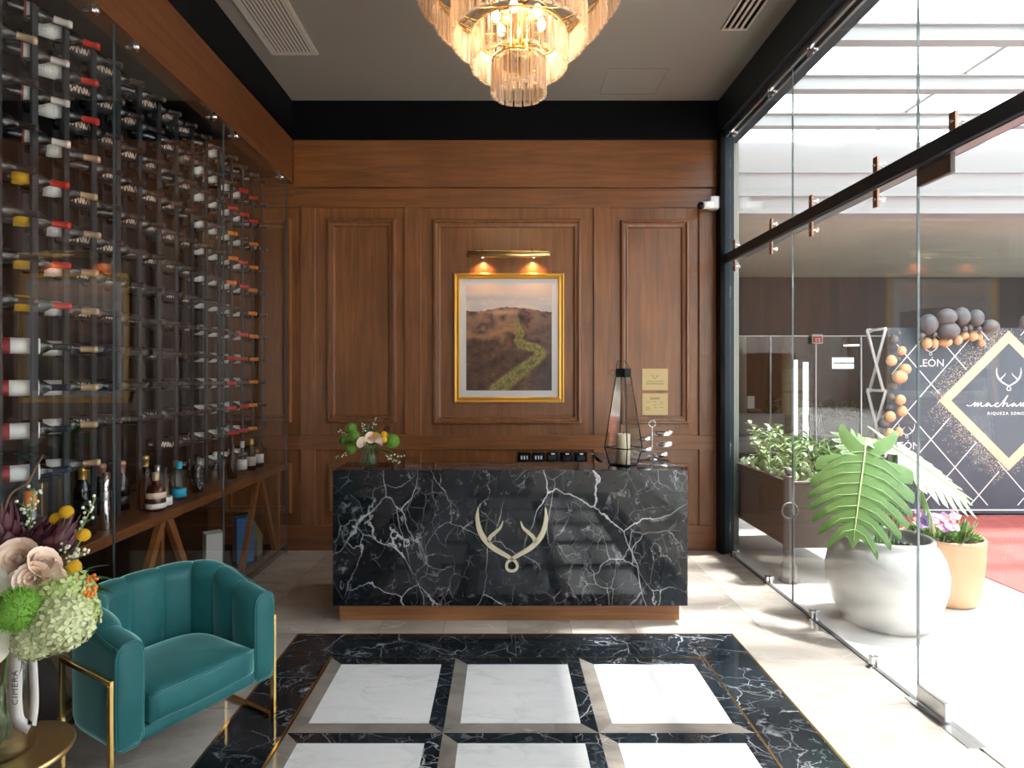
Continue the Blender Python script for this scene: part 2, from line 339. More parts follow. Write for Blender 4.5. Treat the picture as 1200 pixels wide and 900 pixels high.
        fs += [(0, 2, 3, 1), (k*4-4, k*4-3, k*4-1, k*4-2)]
        return s.add(vs, fs)
    def build(s, name, mat, parent=None, loc=None, fix=True):
        me = bpy.data.meshes.new(name); me.from_pydata(s.v, [], s.f); me.update()
        me.polygons.foreach_set('use_smooth', s.sm)
        mats = mat if isinstance(mat, (list, tuple)) else [mat]
        for q in mats: me.materials.append(q)
        if len(mats) > 1: me.polygons.foreach_set('material_index', s.mi)
        if fix:
            bm = bmesh.new(); bm.from_mesh(me); bmesh.ops.recalc_face_normals(bm, faces=bm.faces[:]); bm.to_mesh(me); bm.free()
        o = bpy.data.objects.new(name, me); C.objects.link(o)
        if parent: o.parent = parent
        if loc is not None: o.location = loc
        return o
def tag(o, label=None, cat=None, group=None, kind=None):
    if label: o['label'] = label
    if cat: o['category'] = cat
    if group: o['group'] = group
    if kind: o['kind'] = kind
    return o
def thing(name, label, cat, loc=(0, 0, 0), rz=0.0, group=None, kind=None):
    o = bpy.data.objects.new(name, None); C.objects.link(o); o.location = loc; o.rotation_euler = (0, 0, rz); o.empty_display_size = 0.1
    return tag(o, label, cat, group, kind)
def struct(name, label, cat):
    return thing(name, label, cat, kind='structure')
def kids(o): return [c for c in bpy.data.objects if c.parent == o]
def share(o, parent, loc=(0, 0, 0), rot=None, scale=None, mat=None):
    c = o.copy(); C.objects.link(c); c.parent = parent; c.location = loc
    if rot is not None: c.rotation_euler = rot
    if scale is not None: c.scale = scale if isinstance(scale, (tuple, list)) else (scale,)*3
    return c
def text(body, size, parent, loc, rot, mat, align='CENTER', ext=0.0008, name='lettering', space=1.0, bold=0.0):
    cu = bpy.data.curves.new(name, 'FONT'); cu.body = body; cu.size = size; cu.extrude = ext; cu.align_x = align; cu.space_character = space; cu.offset = bold
    cu.resolution_u = 3; cu.materials.append(mat)
    tmp = bpy.data.objects.new(name, cu); C.objects.link(tmp); bpy.context.view_layer.update()
    me = bpy.data.meshes.new_from_object(tmp.evaluated_get(bpy.context.evaluated_depsgraph_get())); bpy.data.objects.remove(tmp); bpy.data.curves.remove(cu)
    me.materials.clear(); me.materials.append(mat)
    o = bpy.data.objects.new(name, me); C.objects.link(o); o.parent = parent; o.location = loc; o.rotation_euler = rot
    return o
def smooth_path(pts, k=6):
    out_ = []; n = len(pts)
    for i in range(n-1):
        p0 = Vector(pts[max(i-1, 0)]); p1 = Vector(pts[i]); p2 = Vector(pts[i+1]); p3 = Vector(pts[min(i+2, n-1)])
        for j in range(k):
            t = j/k; out_.append(0.5*((2*p1)+(p2-p0)*t+(2*p0-5*p1+4*p2-p3)*t*t+(3*p1-p0-3*p2+p3)*t**3))
    out_.append(Vector(pts[-1])); return out_
def lerp_list(vals, n):
    r = []; k = len(vals)-1
    for i in range(n):
        t = i/(n-1)*k; j = min(int(t), k-1); r.append(vals[j]+(vals[j+1]-vals[j])*(t-j))
    return r
ORD = ['zeroth', 'first', 'second', 'third', 'fourth', 'fifth', 'sixth', 'seventh', 'eighth', 'ninth', 'tenth', 'eleventh', 'twelfth', 'thirteenth', 'fourteenth', 'fifteenth', 'sixteenth', 'seventeenth', 'eighteenth', 'nineteenth', 'twentieth']

YB = 5.594; XL = -1.98; XR = 2.10; YN = -5.0; ZC = 4.22
S5 = YB/F
def wx(px): return (px-CX)*S5
def wz(py): return EH-(py-CY)*S5

# ================================================================== FLOOR
floor = MB().box(-2.9, XR+0.02, YN-0.1, YB+0.2, -0.15, -0.012).build('floor', M['grout'])
tag(floor, 'polished stone floor with an inlaid dark and white marble carpet pattern', 'floor', kind='structure')
GAP = 0.0012
def tile_rect(name, x0, x1, y0, y1, mat):
    return MB().box(x0+GAP-(x0+x1)/2, (x1-x0)/2-GAP, y0+GAP-(y0+y1)/2, (y1-y0)/2-GAP, -0.012, 0.0).build(name, mat, floor, ((x0+x1)/2, (y0+y1)/2, 0))
RX0, RX1, RY0, RY1 = -1.315, 1.462, -0.48, 3.792
def fill(x0, x1, y0, y1, nx, ny):
    proto = None
    dx = (x1-x0)/nx; dy = (y1-y0)/ny
    for i in range(nx):
        for j in range(ny):
            if proto is None: proto = tile_rect('marble_tile', x0, x0+dx, y0, y0+dy, M['m_beige'])
            else: share(proto, floor, (x0+dx*(i+0.5), y0+dy*(j+0.5), 0))
fill(-2.05, XR, RY1, YB, 10, 2)
fill(-2.05, RX0, RY0, RY1, 1, 5)
fill(RX1, XR, RY0, RY1, 1, 5)
fill(-2.05, XR, YN, RY0, 8, 3)
BX0, BX1, BY0, BY1 = -1.018, 1.177, -0.175, 3.478
def poly_piece(name, poly, mat):
    cx = sum(p[0] for p in poly)/len(poly); cy = sum(p[1] for p in poly)/len(poly)
    return MB().prism([(x-cx, y-cy) for x, y in poly], -0.012, 0.0).build(name, mat, floor, (cx, cy, 0))
b = 0.012
# brass lines
for (x0, x1, y0, y1) in ((RX0, RX1, RY1-b, RY1), (RX0, RX1, RY0, RY0+b), (RX0, RX0+b, RY0+b, RY1-b), (RX1-b, RX1, RY0+b, RY1-b),
                         (BX0, BX1, BY1-b, BY1), (BX0, BX1, BY0, BY0+b), (BX0, BX0+b, BY0+b, BY1-b), (BX1-b, BX1, BY0+b, BY1-b)):
    MB().box(x0+.0005, x1-.0005, y0+.0005, y1-.0005, -0.012, 0.0004).build('brass_strip', M['brass'], floor)
# dark border slabs
ox0, ox1, oy0, oy1 = RX0+b, RX1-b, RY0+b, RY1-b
xm = 0.075
poly_piece('border_slab', [(ox0, oy1), (BX0, BY1), (xm-GAP, BY1), (xm-GAP, oy1)], M['m_dark_floor'])
poly_piece('border_slab', [(xm+GAP, oy1), (xm+GAP, BY1), (BX1, BY1), (ox1, oy1)], M['m_dark_floor'])
poly_piece('border_slab', [(ox0, oy0), (ox1, oy0), (BX1, BY0), (BX0, BY0)], M['m_dark_floor'])
for k in range(3):
    ya, yb = BY0+(BY1-BY0)*k/3+GAP, BY0+(BY1-BY0)*(k+1)/3-GAP
    la, lb = (oy0 if k == 0 else ya), (oy1 if k == 2 else yb)
    poly_piece('border_slab', [(ox0, la), (BX0, ya), (BX0, yb), (ox0, lb)], M['m_dark_floor'])
    poly_piece('border_slab', [(ox1, la), (ox1, lb), (BX1, yb), (BX1, ya)], M['m_dark_floor'])
# white fields with mitred taupe and dark frames
px_, py_ = 0.7205, 0.7265; gx0 = BX0+b+0.006; gy1 = BY1-b-0.002
hx = px_/2; hy = py_/2; tx = 0.286; ty = 0.287
cells = {}
for i in range(3):
    for j in range(5):
        cx = gx0+hx+px_*i; cy = gy1-hy-py_*j
        if not cells:
            g = 0.0008
            cells['w'] = MB().box(-tx+g, tx-g, -ty+g, ty-g, -0.012, 0).build('white_tile', M['m_white'], floor)
            cells['l'] = MB().prism([(-hx, -hy), (-tx, -ty), (-tx, ty), (-hx, hy)], -0.012, 0).build('frame_strip', M['m_taupe'], floor)
            cells['b'] = MB().prism([(-hx, -hy), (hx, -hy), (tx, -ty), (-tx, -ty)], -0.012, 0).build('frame_strip', M['m_taupe'], floor)
            cells['t'] = MB().prism([(-hx, hy), (-tx, ty), (tx, ty), (hx, hy)], -0.012, 0).build('frame_strip', M['m_dark_floor'], floor)
            cells['r'] = MB().prism([(hx, -hy), (hx, hy), (tx, ty), (tx, -ty)], -0.012, 0).build('frame_strip', M['m_dark_floor'], floor)
            for o in cells.values(): o.location = (cx, cy, 0)
        else:
            for o in cells.values(): share(o, floor, (cx, cy, 0))
MB().box(gx0+3*px_, BX1-b, BY0+b, BY1-b, -0.012, -0.0003).build('border_slab', M['m_dark_floor'], floor)

# ================================================================== CEILING
ceiling = MB().box(-3.1, 2.25, YN-0.1, YB+0.2, ZC, ZC+0.28).build('ceiling', M['ceiling'])
tag(ceiling, 'plain warm grey plaster ceiling above the lobby', 'ceiling', kind='structure')
hb = MB(); hx0, hx1, hy0, hy1 = 0.875, 1.385, 4.96, 5.42
for (x0, x1, y0, y1) in ((hx0, hx1, hy0, hy0+.006), (hx0, hx1, hy1-.006, hy1), (hx0, hx0+.006, hy0, hy1), (hx1-.006, hx1, hy0, hy1)):
    hb.box(x0, x1, y0, y1, ZC-0.003, ZC+0.002)
hb.build('access_hatch_rim', PR('hatch_rim', (0.2, 0.18, 0.16), 0.7), ceiling)
# linear return vent
t = thing('ceiling_vent', 'wide slatted ceiling air vent on the wine wall side', 'vent', (-1.66, 4.1, ZC), group='ceiling air vents')
fr = MB(); fx, fy = 0.185, 0.63
for (x0, x1, y0, y1) in ((-fx, fx, fy-.03, fy), (-fx, fx, -fy, -fy+.03), (-fx, -fx+.028, -fy+.03, fy-.03), (fx-.028, fx, -fy+.03, fy-.03)):
    fr.box(x0, x1, y0, y1, -0.016, 0)
fr.build('frame', M['vent'], t)
MB().box(-fx+.02, fx-.02, -fy+.02, fy-.02, -0.004, -0.001).build('backing', M['black'], t)
sl = None
for i in range(11):
    x = -fx+.028+(2*fx-.056)*(i+0.5)/11
    if sl is None: sl = MB().box(-0.008, 0.008, -fy+.03, fy-.03, -0.014, -0.005).build('slat', M['vent'], t, (x, 0, 0))
    else: share(sl, t, (x, 0, 0))
t = thing('ceiling_vent', 'narrow slot air diffuser in the ceiling beside the glass front', 'vent', (1.71, 3.9, ZC), group='ceiling air vents')
fr = MB(); fx, fy = 0.095, 0.5
for (x0, x1, y0, y1) in ((-fx, fx, fy-.02, fy), (-fx, fx, -fy, -fy+.02), (-fx, -fx+.014, -fy+.02, fy-.02), (fx-.014, fx, -fy+.02, fy-.02)):
    fr.box(x0, x1, y0, y1, -0.012, 0)
fr.build('frame', M['vent'], t)
MB().box(-fx+.01, fx-.01, -fy+.01, fy-.01, -0.003, -0.001).build('backing', M['black'], t)
sl = None
for x in (-0.042, 0.0, 0.042):
    if sl is None: sl = MB().box(-0.010, 0.010, -fy+.02, fy-.02, -0.011, -0.004).build('slat', M['vent'], t, (x, 0, 0))
    else: share(sl, t, (x, 0, 0))

# ================================================================== BACK WALL (panelled)
wall_back = MB().box(-2.9, 2.13, YB+0.024, YB+0.2, -0.02, ZC).build('wall_back', M['wood_v'])
tag(wall_back, 'walnut panelled back wall behind the reception desk', 'wall', kind='structure')
def wb(name, p0, p1, q0, q1, mat, yf=YB, yb=YB+0.03):
    x0, x1 = wx(p0), wx(p1); z1, z0 = wz(q0), wz(q1)
    cx, cz = (x0+x1)/2, (z0+z1)/2
    o = MB().rbox(x0-cx, x1-cx, yf, yb, z0-cz, z1-cz, 0.003, 1, False).build(name, mat, wall_back, (cx, 0, cz)); return o
wb('fascia_board', 345, 842, 165, 220, M['wood_h'], YB-0.022)
wb('rail', 345, 842, 220.4, 243, M['wood_h'])
wb('rail', 245, 842, 510, 527, M['wood_h'])
wb('baseboard', 245, 842, 616, 645, M['wood_h'], YB-0.004)
wb('rail', 245, 345, 210, 243, M['wood_h'])
for a, b2 in ((352, 369), (474, 493), (696, 715), (819.5, 842)):
    wb('stile', a, b2, 243, 510, M['wood_v']); wb('stile', a, b2, 527, 616, M['wood_v'])
PROF = [(0, 0), (0, .018), (.009, .036), (.026, .038), (.033, .016), (.052, .013), (.057, .024), (.067, .021), (.074, 0.0)]
def molding(p0, p1, q0, q1):
    x0, x1 = wx(p0), wx(p1); z1, z0 = wz(q0), wz(q1); mb = MB(); vs = []
    cx, cz = (x0+x1)/2, (z0+z1)/2
    for (sx, sz) in ((-1, -1), (1, -1), (1, 1), (-1, 1)):
        for d, h in PROF:
            X = (x0+d if sx < 0 else x1-d); Z = (z0+d if sz < 0 else z1-d); vs.append((X-cx, YB+0.024-h, Z-cz))
    k = len(PROF); fs = []
    for i in range(4):
        j = (i+1) % 4
        for q in range(k-1): fs.append((i*k+q, j*k+q, j*k+q+1, i*k+q+1))
    mb.add(vs, fs); return mb.build('panel_molding', M['wood_v'], wall_back, (cx, 0, cz))
for q in ((383, 464, 256.5, 495.5), (507, 681.5, 257, 497), (727.5, 808, 257.5, 497), (384, 464, 543, 602), (507, 681.5, 543, 602), (727.5, 808, 543, 602), (262, 341, 256.5, 495.5), (262, 341, 543, 602)):
    molding(*q)
trim1 = MB().box(XL-0.02, 2.02, YB-0.05, YB+0.1, wz(165), ZC).build('trim_1', M['black'])
tag(trim1, 'black cornice band between the back wall and the ceiling', 'trim', kind='structure')

# ================================================================== LEFT SIDE: soffit and wine cabinet
wl = struct('wall_left', 'wine cabinet alcove wall with a walnut soffit above', 'wall')
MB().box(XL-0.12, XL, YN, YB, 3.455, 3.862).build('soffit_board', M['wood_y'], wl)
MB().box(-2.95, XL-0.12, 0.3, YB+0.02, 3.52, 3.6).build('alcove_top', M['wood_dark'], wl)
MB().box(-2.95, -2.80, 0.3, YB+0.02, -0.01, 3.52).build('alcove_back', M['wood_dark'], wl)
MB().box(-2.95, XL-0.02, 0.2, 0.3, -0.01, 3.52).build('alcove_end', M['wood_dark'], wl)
MB().box(-2.80, XL-0.055, 0.3, YB, -0.01, 0.055).build('alcove_floor', PR('alcove_floor', (0.02, 0.02, 0.022), 0.15), wl)
MB().box(XL-0.12, XL, YN, 0.2, -0.01, 3.455).build('wall_panel', M['wood_v'], wl)
trim2 = MB().box(XL-0.12, XL+0.004, YN, YB-0.05, 3.864, ZC).build('trim_2', M['black'])
tag(trim2, 'black cornice band above the walnut soffit of the wine wall', 'trim', kind='structure')

wr = MB().box(XL-0.14, XR+0.14, YN-0.15, YN, -0.02, ZC).build('wall_rear', PR('fill_bounce_plaster', (.66, .63, .58), .7))  # unseen rear wall; pale finish put in to bounce fill light forward
tag(wr, 'unseen wall behind the viewer, given pale plaster to bounce fill light', 'wall', kind='structure')

# glass front of the wine cabinet
win2 = struct('window_2', 'frameless glass front of the wine cabinet', 'glass front')
JL = [0.3, 1.85, 3.04, 4.23, 5.455]
for a, b2 in zip(JL, JL[1:]):
    MB().box(XL-0.022, XL-0.012, a+0.0016, b2-0.0016, 0.005, 3.452).build('glass_panel', M['glass'], win2)
cl = None
def clip_mesh():
    mb = MB(); mb.box(-0.03, -0.001, -0.022, 0.022, -0.05, 0.0); mb.tube([(0.0, 0, -0.03), (0.018, 0, -0.03)], 0.016, 10); mb.tube([(-0.05, 0, -0.03), (-0.03, 0, -0.03)], 0.014, 10); return mb
for y in JL[1:-1]:
    for d in (-0.16, 0.16):
        if cl is None: cl = clip_mesh().build('glass_clip', M['chrome'], win2, (XL-0.002, y+d, 3.455))
        else: share(cl, win2, (XL-0.002, y+d, 3.455))
share(cl, win2, (XL-0.002, 5.3, 3.455))
ge = None
for y in JL[1:]:
    if ge is None: ge = MB().box(XL-0.0225, XL-0.0115, -0.0014, 0.0014, 0.006, 3.45).build('glass_joint', M['glass_edge'], win2, (0, y, 0))
    else: share(ge, win2, (0, y, 0))

# ledge with inverted V struts
ledge = thing('wine_ledge', 'long walnut ledge below the wine rack with V-shaped struts', 'shelf')
LZ = 0.828
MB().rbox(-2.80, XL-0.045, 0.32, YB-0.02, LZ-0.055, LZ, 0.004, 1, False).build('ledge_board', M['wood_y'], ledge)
XS = XL-0.09
def leg_bar(a, b2): MB().bar(a, b2, 0.035, 0.05).build('strut', M['wood_v'], ledge)
for yc in (1.55, 2.5, 3.62, 5.02):
    s_ = 0.36 if yc > 5 else 0.42
    leg_bar((XS, yc-0.03, LZ-0.05), (XS, yc-s_, 0.05)); leg_bar((XS, yc+0.03, LZ-0.05), (XS, yc+s_, 0.05))
for y in (2.98, 4.32, 5.42):
    MB().box(XS-0.45, XS-0.41 if y < 5 else XS-0.02, y-0.018, y+0.018, 0.05, LZ-0.05).build('post', M['wood_v'], ledge) if y < 5 else MB().box(XS-0.02, XS+0.02, y-0.018, y+0.018, 0.05, LZ-0.05).build('post', M['wood_v'], ledge)
MB().box(XS-0.02, XS+0.02, 0.4, YB-0.03, 0.05, 0.075).build('bottom_rail', M['wood_y'], ledge)

# ------------------------------------------------------------------ wine rack
rack = thing('wine_rack', 'tall black metal wine rack of paired vertical bars', 'rack')
XB = -2.25; ROWZ = [0.98+0.203*k for k in range(13)]; PY = 0.206
def col_y(c): return 2.637+PY*c
proto_u = proto_r = None
for c in range(-2, 15):
    y = col_y(c); top = 3.43-(0.04 if c % 3 == 0 else 0)
    if proto_u is None:
        proto_u = MB().box(XB-0.006, XB+0.006, -0.018, 0.018, LZ, 3.43).build('upright', M['rack'], rack, (0, y, 0))
        proto_r = MB().box(-2.545, -2.520, -0.020, 0.020, LZ, 3.47).build('rear_upright', M['rack'], rack, (0, y+0.08, 0))
    else:
        share(proto_u, rack, (0, y, 0))
        if c < 14: share(proto_r, rack, (0, y+0.08, 0))
pg = MB()
D = Vector((0.73, 0.683, 0)).normalized(); NRM = Vector((D.y, -D.x, 0))
for c in range(-1, 14):
    for z in ROWZ:
        y = col_y(c)
        pg.box(XB-0.05, XB-0.006, y-0.004, y+0.004, z-0.048, z-0.040)
pg.box(-2.535, -2.525, col_y(-2), 5.5, 3.47, 3.49)
tag(pg.build('bottle_pegs', M['rack'], rack), kind='stuff')
# wine bottle prototypes: body, label wrap, capsule; axis along local z, label facing local +x
BL = 0.32; BR = 0.039
def bottle_body():
    return MB().lathe([(0, 0.006), (0.024, 0.0), (0.036, 0.002), (BR, 0.008), (BR, 0.19), (0.037, 0.205), (0.028, 0.222), (0.018, 0.236), (0.0155, 0.25), (0.0150, 0.315), (0.0, 0.318)], 18)
def cap_mesh(z0=0.235): return MB().lathe([(0.0168, z0), (0.0164, 0.30), (0.0185, 0.301), (0.0185, 0.312), (0.0165, 0.314), (0.016, BL), (0, BL+.0005)], 14)
def wrap(z0, z1, a, r=BR+0.0008): return MB().lathe([(r-.0012, z0), (r, z0), (r, z1), (r-.0012, z1)], 12, a0=-a, a1=a)
def print_mesh(kind):
    mb = MB(); r = BR+0.0014
    def P(u, v, d): return ((r+d)*cos(u/r), (r+d)*sin(u/r), v)
    if kind == 'script':
        rnd = random.Random(3)
        for (va, vb) in ((0.055, 0.115), (0.12, 0.17)):
            pts = []; k = 9
            for i in range(k): pts.append(((-0.022 if i % 2 else 0.022)*rnd.uniform(.4, 1), va+(vb-va)*i/(k-1)+rnd.uniform(-.004, .004)))
            pts = [(p.x, p.y) for p in smooth_path([(a, b_, 0) for a, b_ in pts], 5)]
            mb.ribbon(pts, 0.0046, 0.0003, P)
    if kind == 'stripe': mb.lathe([(r, 0.052), (r, 0.082)], 12, a0=-1.5, a1=1.5)
    if kind == 'pinkband': mb.lathe([(r, 0.128), (r, 0.137)], 12, a0=-1.5, a1=1.5)
    if kind == 'lines':
        for v in (0.075, 0.085, 0.12): mb.ribbon([(-0.022, v), (0, v), (0.022, v)], 0.0018, 0.0002, P)
    return mb
body0 = bottle_body()
KINDS = {
 'pinkwhite': ('dark wine bottle with narrow white label, white capsule', (0.13, 0.168, 1.5), 'paper', 'whitefoil', ('pinkband', 'crimson')),
 'yellow': ('dark wine bottle with yellow label, red capsule', (0.095, 0.18, 1.5), 'yellow', 'redfoil', None),
 'redstripe': ('dark wine bottle with crimson striped big white label', (0.02, 0.195, 1.5), 'paper', 'bluefoil', ('stripe', 'crimson')),
 'whitered': ('dark wine bottle with white label, bright red capsule', (0.045, 0.165, 1.5), 'paper', 'redfoil', ('lines', 'ink')),
 'whitetan': ('dark wine bottle with square white label, tan capsule', (0.085, 0.165, 1.4), 'paper', 'tanfoil', ('lines', 'ink')),
 'script': ('dark wine bottle with rose gold script label', (0.03, 0.18, 1.6), 'charcoal', 'darkfoil', ('script', 'pinkgold')),
 'whitedark': ('dark wine bottle with white label, dark capsule', (0.06, 0.17, 1.5), 'paper', 'darkfoil', ('lines', 'ink')),
 'whiteorange': ('dark wine bottle with white label, orange capsule', (0.06, 0.165, 1.4), 'paper', 'orangefoil', ('lines', 'ink')),
 'whitecrim': ('dark wine bottle with white label, red capsule', (0.07, 0.165, 1.4), 'paper', 'redfoil', ('lines', 'ink')),
 'plain': ('unlabelled dark wine bottle', None, None, 'darkfoil', None),
 'greyband': ('dark wine bottle with charcoal label, tan capsule', (0.05, 0.17, 1.5), 'charcoal', 'tanfoil', None),
}
PROTO = {}; body_mesh = None
def rack_kind(c, r):
    if c == 0: return 'greyband' if r == 1 else 'plain'
    if c == 1: return 'pinkwhite' if r < 4 else ('yellow' if r < 8 else 'redstripe')
    if c == 2: return 'whitered' if r < 3 else 'whitetan'
    if 3 <= c <= 8: return 'script' if (c*7+r*3) % 5 else 'plain'
    if c == 9: return 'whitedark' if r > 0 else 'plain'
    if c == 10: return 'whitedark' if r in (0, 1, 6, 7) else ('whiteorange' if r in (3, 4, 5) else 'whitecrim')
    if c == 11: return ('plain' if r == 0 else ('whitecrim' if r % 3 else 'whitedark'))
    if c == 12: return 'plain' if r in (0,) else ('whitecrim' if r < 3 else 'whiteorange')
    return 'plain'
def has_bottle(c, r):
    k = 12-r                           # row index from the lowest
    if c == 0: return 1 <= r <= 7
    if c in (1, 2): return k >= 1
    if c == 3: return k >= 2
    if c in (4, 5, 6): return k >= 2
    if c in (7, 8): return k >= 1
    return True
nb = 0
for c in range(0, 14):
    for r in range(13):
        if not has_bottle(c, r): continue
        kd = rack_kind(c, r); desc, lab, lm, cm, pr = KINDS[kd]
        y = col_y(c); z = ROWZ[12-r]+random.uniform(-.003, .003)
        p17 = Vector((XB, y, z))-NRM*(BR+0.012); base = p17-D*0.17+D*random.uniform(-.008, .008)
        if kd not in PROTO:
            if body_mesh is None:
                o = body0.build('wine_bottle', M['bottle']); body_mesh = o.data
            else:
                o = bpy.data.objects.new('wine_bottle', body_mesh); C.objects.link(o)
            ch = [cap_mesh().build('capsule', M[cm], o)]
            if lab:
                ch.append(wrap(*lab).build('bottle_label', M[lm], o))
            if pr:
                ch.append(print_mesh(pr[0]).build('label_print', M[pr[1]], o))
            PROTO[kd] = (o, ch)
        else:
            o0, ch0 = PROTO[kd]; o = o0.copy(); C.objects.link(o)
            for q in ch0:
                d = q.copy(); C.objects.link(d); d.parent = o
        roll = Matrix.Rotation(random.uniform(-0.25, 0.25), 3, 'Z')
        R = Matrix((NRM, D.cross(NRM), D)).transposed() @ roll
        o.matrix_world = Matrix.Translation(base) @ R.to_4x4()
        tag(o, f'{desc}, {ORD[c+1]} rack column, {ORD[r+1]} row down', 'wine bottle', 'wine bottles lying in the rack')
        nb += 1

# ------------------------------------------------------------------ bottles standing on the ledge
def standing(label, px, Y, X, prof, mat, extras, name='bottle', cat='bottle', sc=1.0, n=18):
    o = thing(name, label, cat, (X, Y, LZ+0.001), group='bottles standing on the ledge')
    o.scale = (sc, sc, sc)
    MB().lathe(prof, n).build('body', M[mat], o)
    for nm, pf, mm in extras:
        if isinstance(pf, list): MB().lathe(pf, n).build(nm, M[mm], o)
        else: pf.build(nm, M[mm], o)
    return o
def xat(px, Y): return (px-CX)/F*Y
CHAMP = [(0, .003), (.03, 0), (.044, .004), (.044, .15), (.04, .18), (.024, .22), (.018, .235), (.018, .26)]
CFOIL = [(.0255, .205), (.020, .225), (.0195, .27), (.023, .272), (.023, .29), (.017, .30), (0, .302)]
def lab(r, z0, z1): return [(r, z0), (r+.001, z0), (r+.001, z1), (r, z1)]
standing('dark sparkling wine bottle with gold foil near the steel jigger', 95, 3.38, -2.40, CHAMP, 'bottle', [('foil', CFOIL, 'goldfoil'), ('bottle_label', lab(.0445, .05, .11), 'charcoal')])
standing('sparkling wine bottle with pale pink foil behind the steel jigger', 125, 3.50, -2.37, CHAMP, 'bottle', [('foil', CFOIL, 'rosefoil'), ('bottle_label', lab(.0445, .05, .11), 'charcoal')])
standing('dark sparkling wine bottle with deep rose foil beside the red spirit', 149, 3.62, -2.33, CHAMP, 'bottle', [('foil', CFOIL, 'rosefoil'), ('bottle_label', lab(.0445, .04, .09), 'charcoal')])
SQ = [(0, .002), (.034, 0), (.036, .004), (.036, .16), (.03, .185), (.016, .20), (.015, .235)]
standing('tall dark red spirit bottle with a slim black stopper', 156, 3.63, -2.19, SQ, 'amber', [('stopper', [(.017, .225), (.017, .26), (0, .261)], 'black_plastic')])
ROUND = [(0, .002), (.04, 0), (.052, .01), (.056, .05), (.054, .10), (.044, .145), (.02, .17), (.016, .20)]
standing('squat amber spirit bottle with a round pale label and taupe cap', 166, 3.60, -2.11, ROUND, 'amber', [('cap', [(.019, .185), (.02, .235), (0, .237)], 'tanfoil'), ('bottle_label', lab(.0565, .02, .05), 'paper'), ('emblem', lab(.0560, .08, .115), 'pinkgold')])
standing('slim dark sparkling bottle with bright gold foil behind the clear bottles', 172, 3.86, -2.33, CHAMP, 'bottle', [('foil', CFOIL, 'goldfoil')])
CLEAR = [(0, .002), (.04, 0), (.043, .006), (.043, .165), (.036, .185), (.015, .198), (.014, .222)]
standing('clear square shouldered spirit bottle with a small white label', 190, 3.70, -2.115, CLEAR, 'clear', [('stopper', [(.016, .21), (.016, .25), (0, .251)], 'black_plastic'), ('bottle_label', lab(.044, .015, .065), 'paper')])
standing('clear spirit bottle without a label behind the white labelled one', 180, 3.77, -2.20, CLEAR, 'clear', [('stopper', [(.016, .21), (.016, .25), (0, .251)], 'alu')])
standing('clear spirit bottle with a bright blue cap and blue label', 207, 3.93, -2.15, CLEAR, 'clear', [('cap', [(.018, .205), (.019, .25), (0, .252)], 'skyblue'), ('bottle_label', lab(.044, .02, .075), 'skyblue')])
standing('clear spirit bottle with a grey stopper beside the blue capped one', 199, 3.98, -2.20, CLEAR, 'clear', [('stopper', [(.016, .21), (.016, .25), (0, .251)], 'alu')])
o = standing('black spirit bottle with silver floral pattern', 231, 4.17, -2.155, SQ, 'bottle', [('cap', [(.019, .22), (.02, .265), (0, .267)], 'black_plastic')])
fp = MB()
for k in range(16):
    a = random.uniform(-2.2, 0.6); z = random.uniform(.03, .15); r = .0368
    fp.ball((r*cos(a), r*sin(a), z), 0.006, 6, 4, (1, 1, 1))
fp.build('silver_pattern', M['chrome'], o)
standing('slender clear bottle with a white neck near the cabinet joint', 252, 4.42, -2.15, [(0, .002), (.028, 0), (.03, .005), (.03, .14), (.024, .165), (.013, .18), (.013, .23)], 'clear', [('cap', [(.015, .215), (.015, .25), (0, .251)], 'whitefoil')])
for i, (px, Y, X, mt, cp, lb) in enumerate(((279, 4.72, -2.16, 'bottle', 'bluefoil', None), (291, 4.95, -2.18, 'clear', 'whitefoil', 'paper'), (301, 5.15, -2.19, 'bottle', 'goldfoil', 'cream'), (309, 5.32, -2.19, 'bottle', 'darkfoil', 'paper'))):
    ex = [('cap', [(.017, .22), (.0175, .27), (0, .272)], cp)]
    if lb: ex.append(('bottle_label', lab(.0368, .04, .12), lb))
    standing(['short dark bottle with a night blue cap past the cabinet joint', 'clear bottle with white label near the far end of the ledge', 'dark bottle with cream label and gold cap near the ledge end', 'last dark bottle with white label at the ledge end'][i], px, Y, X, SQ, mt, ex)
standing('dark bottle with a bright orange capsule behind the flowers', 31, 2.72, -2.17, CHAMP, 'bottle', [('foil', [(.0255, .205), (.024, .225), (.024, .29), (0, .292)], 'orangefoil')])
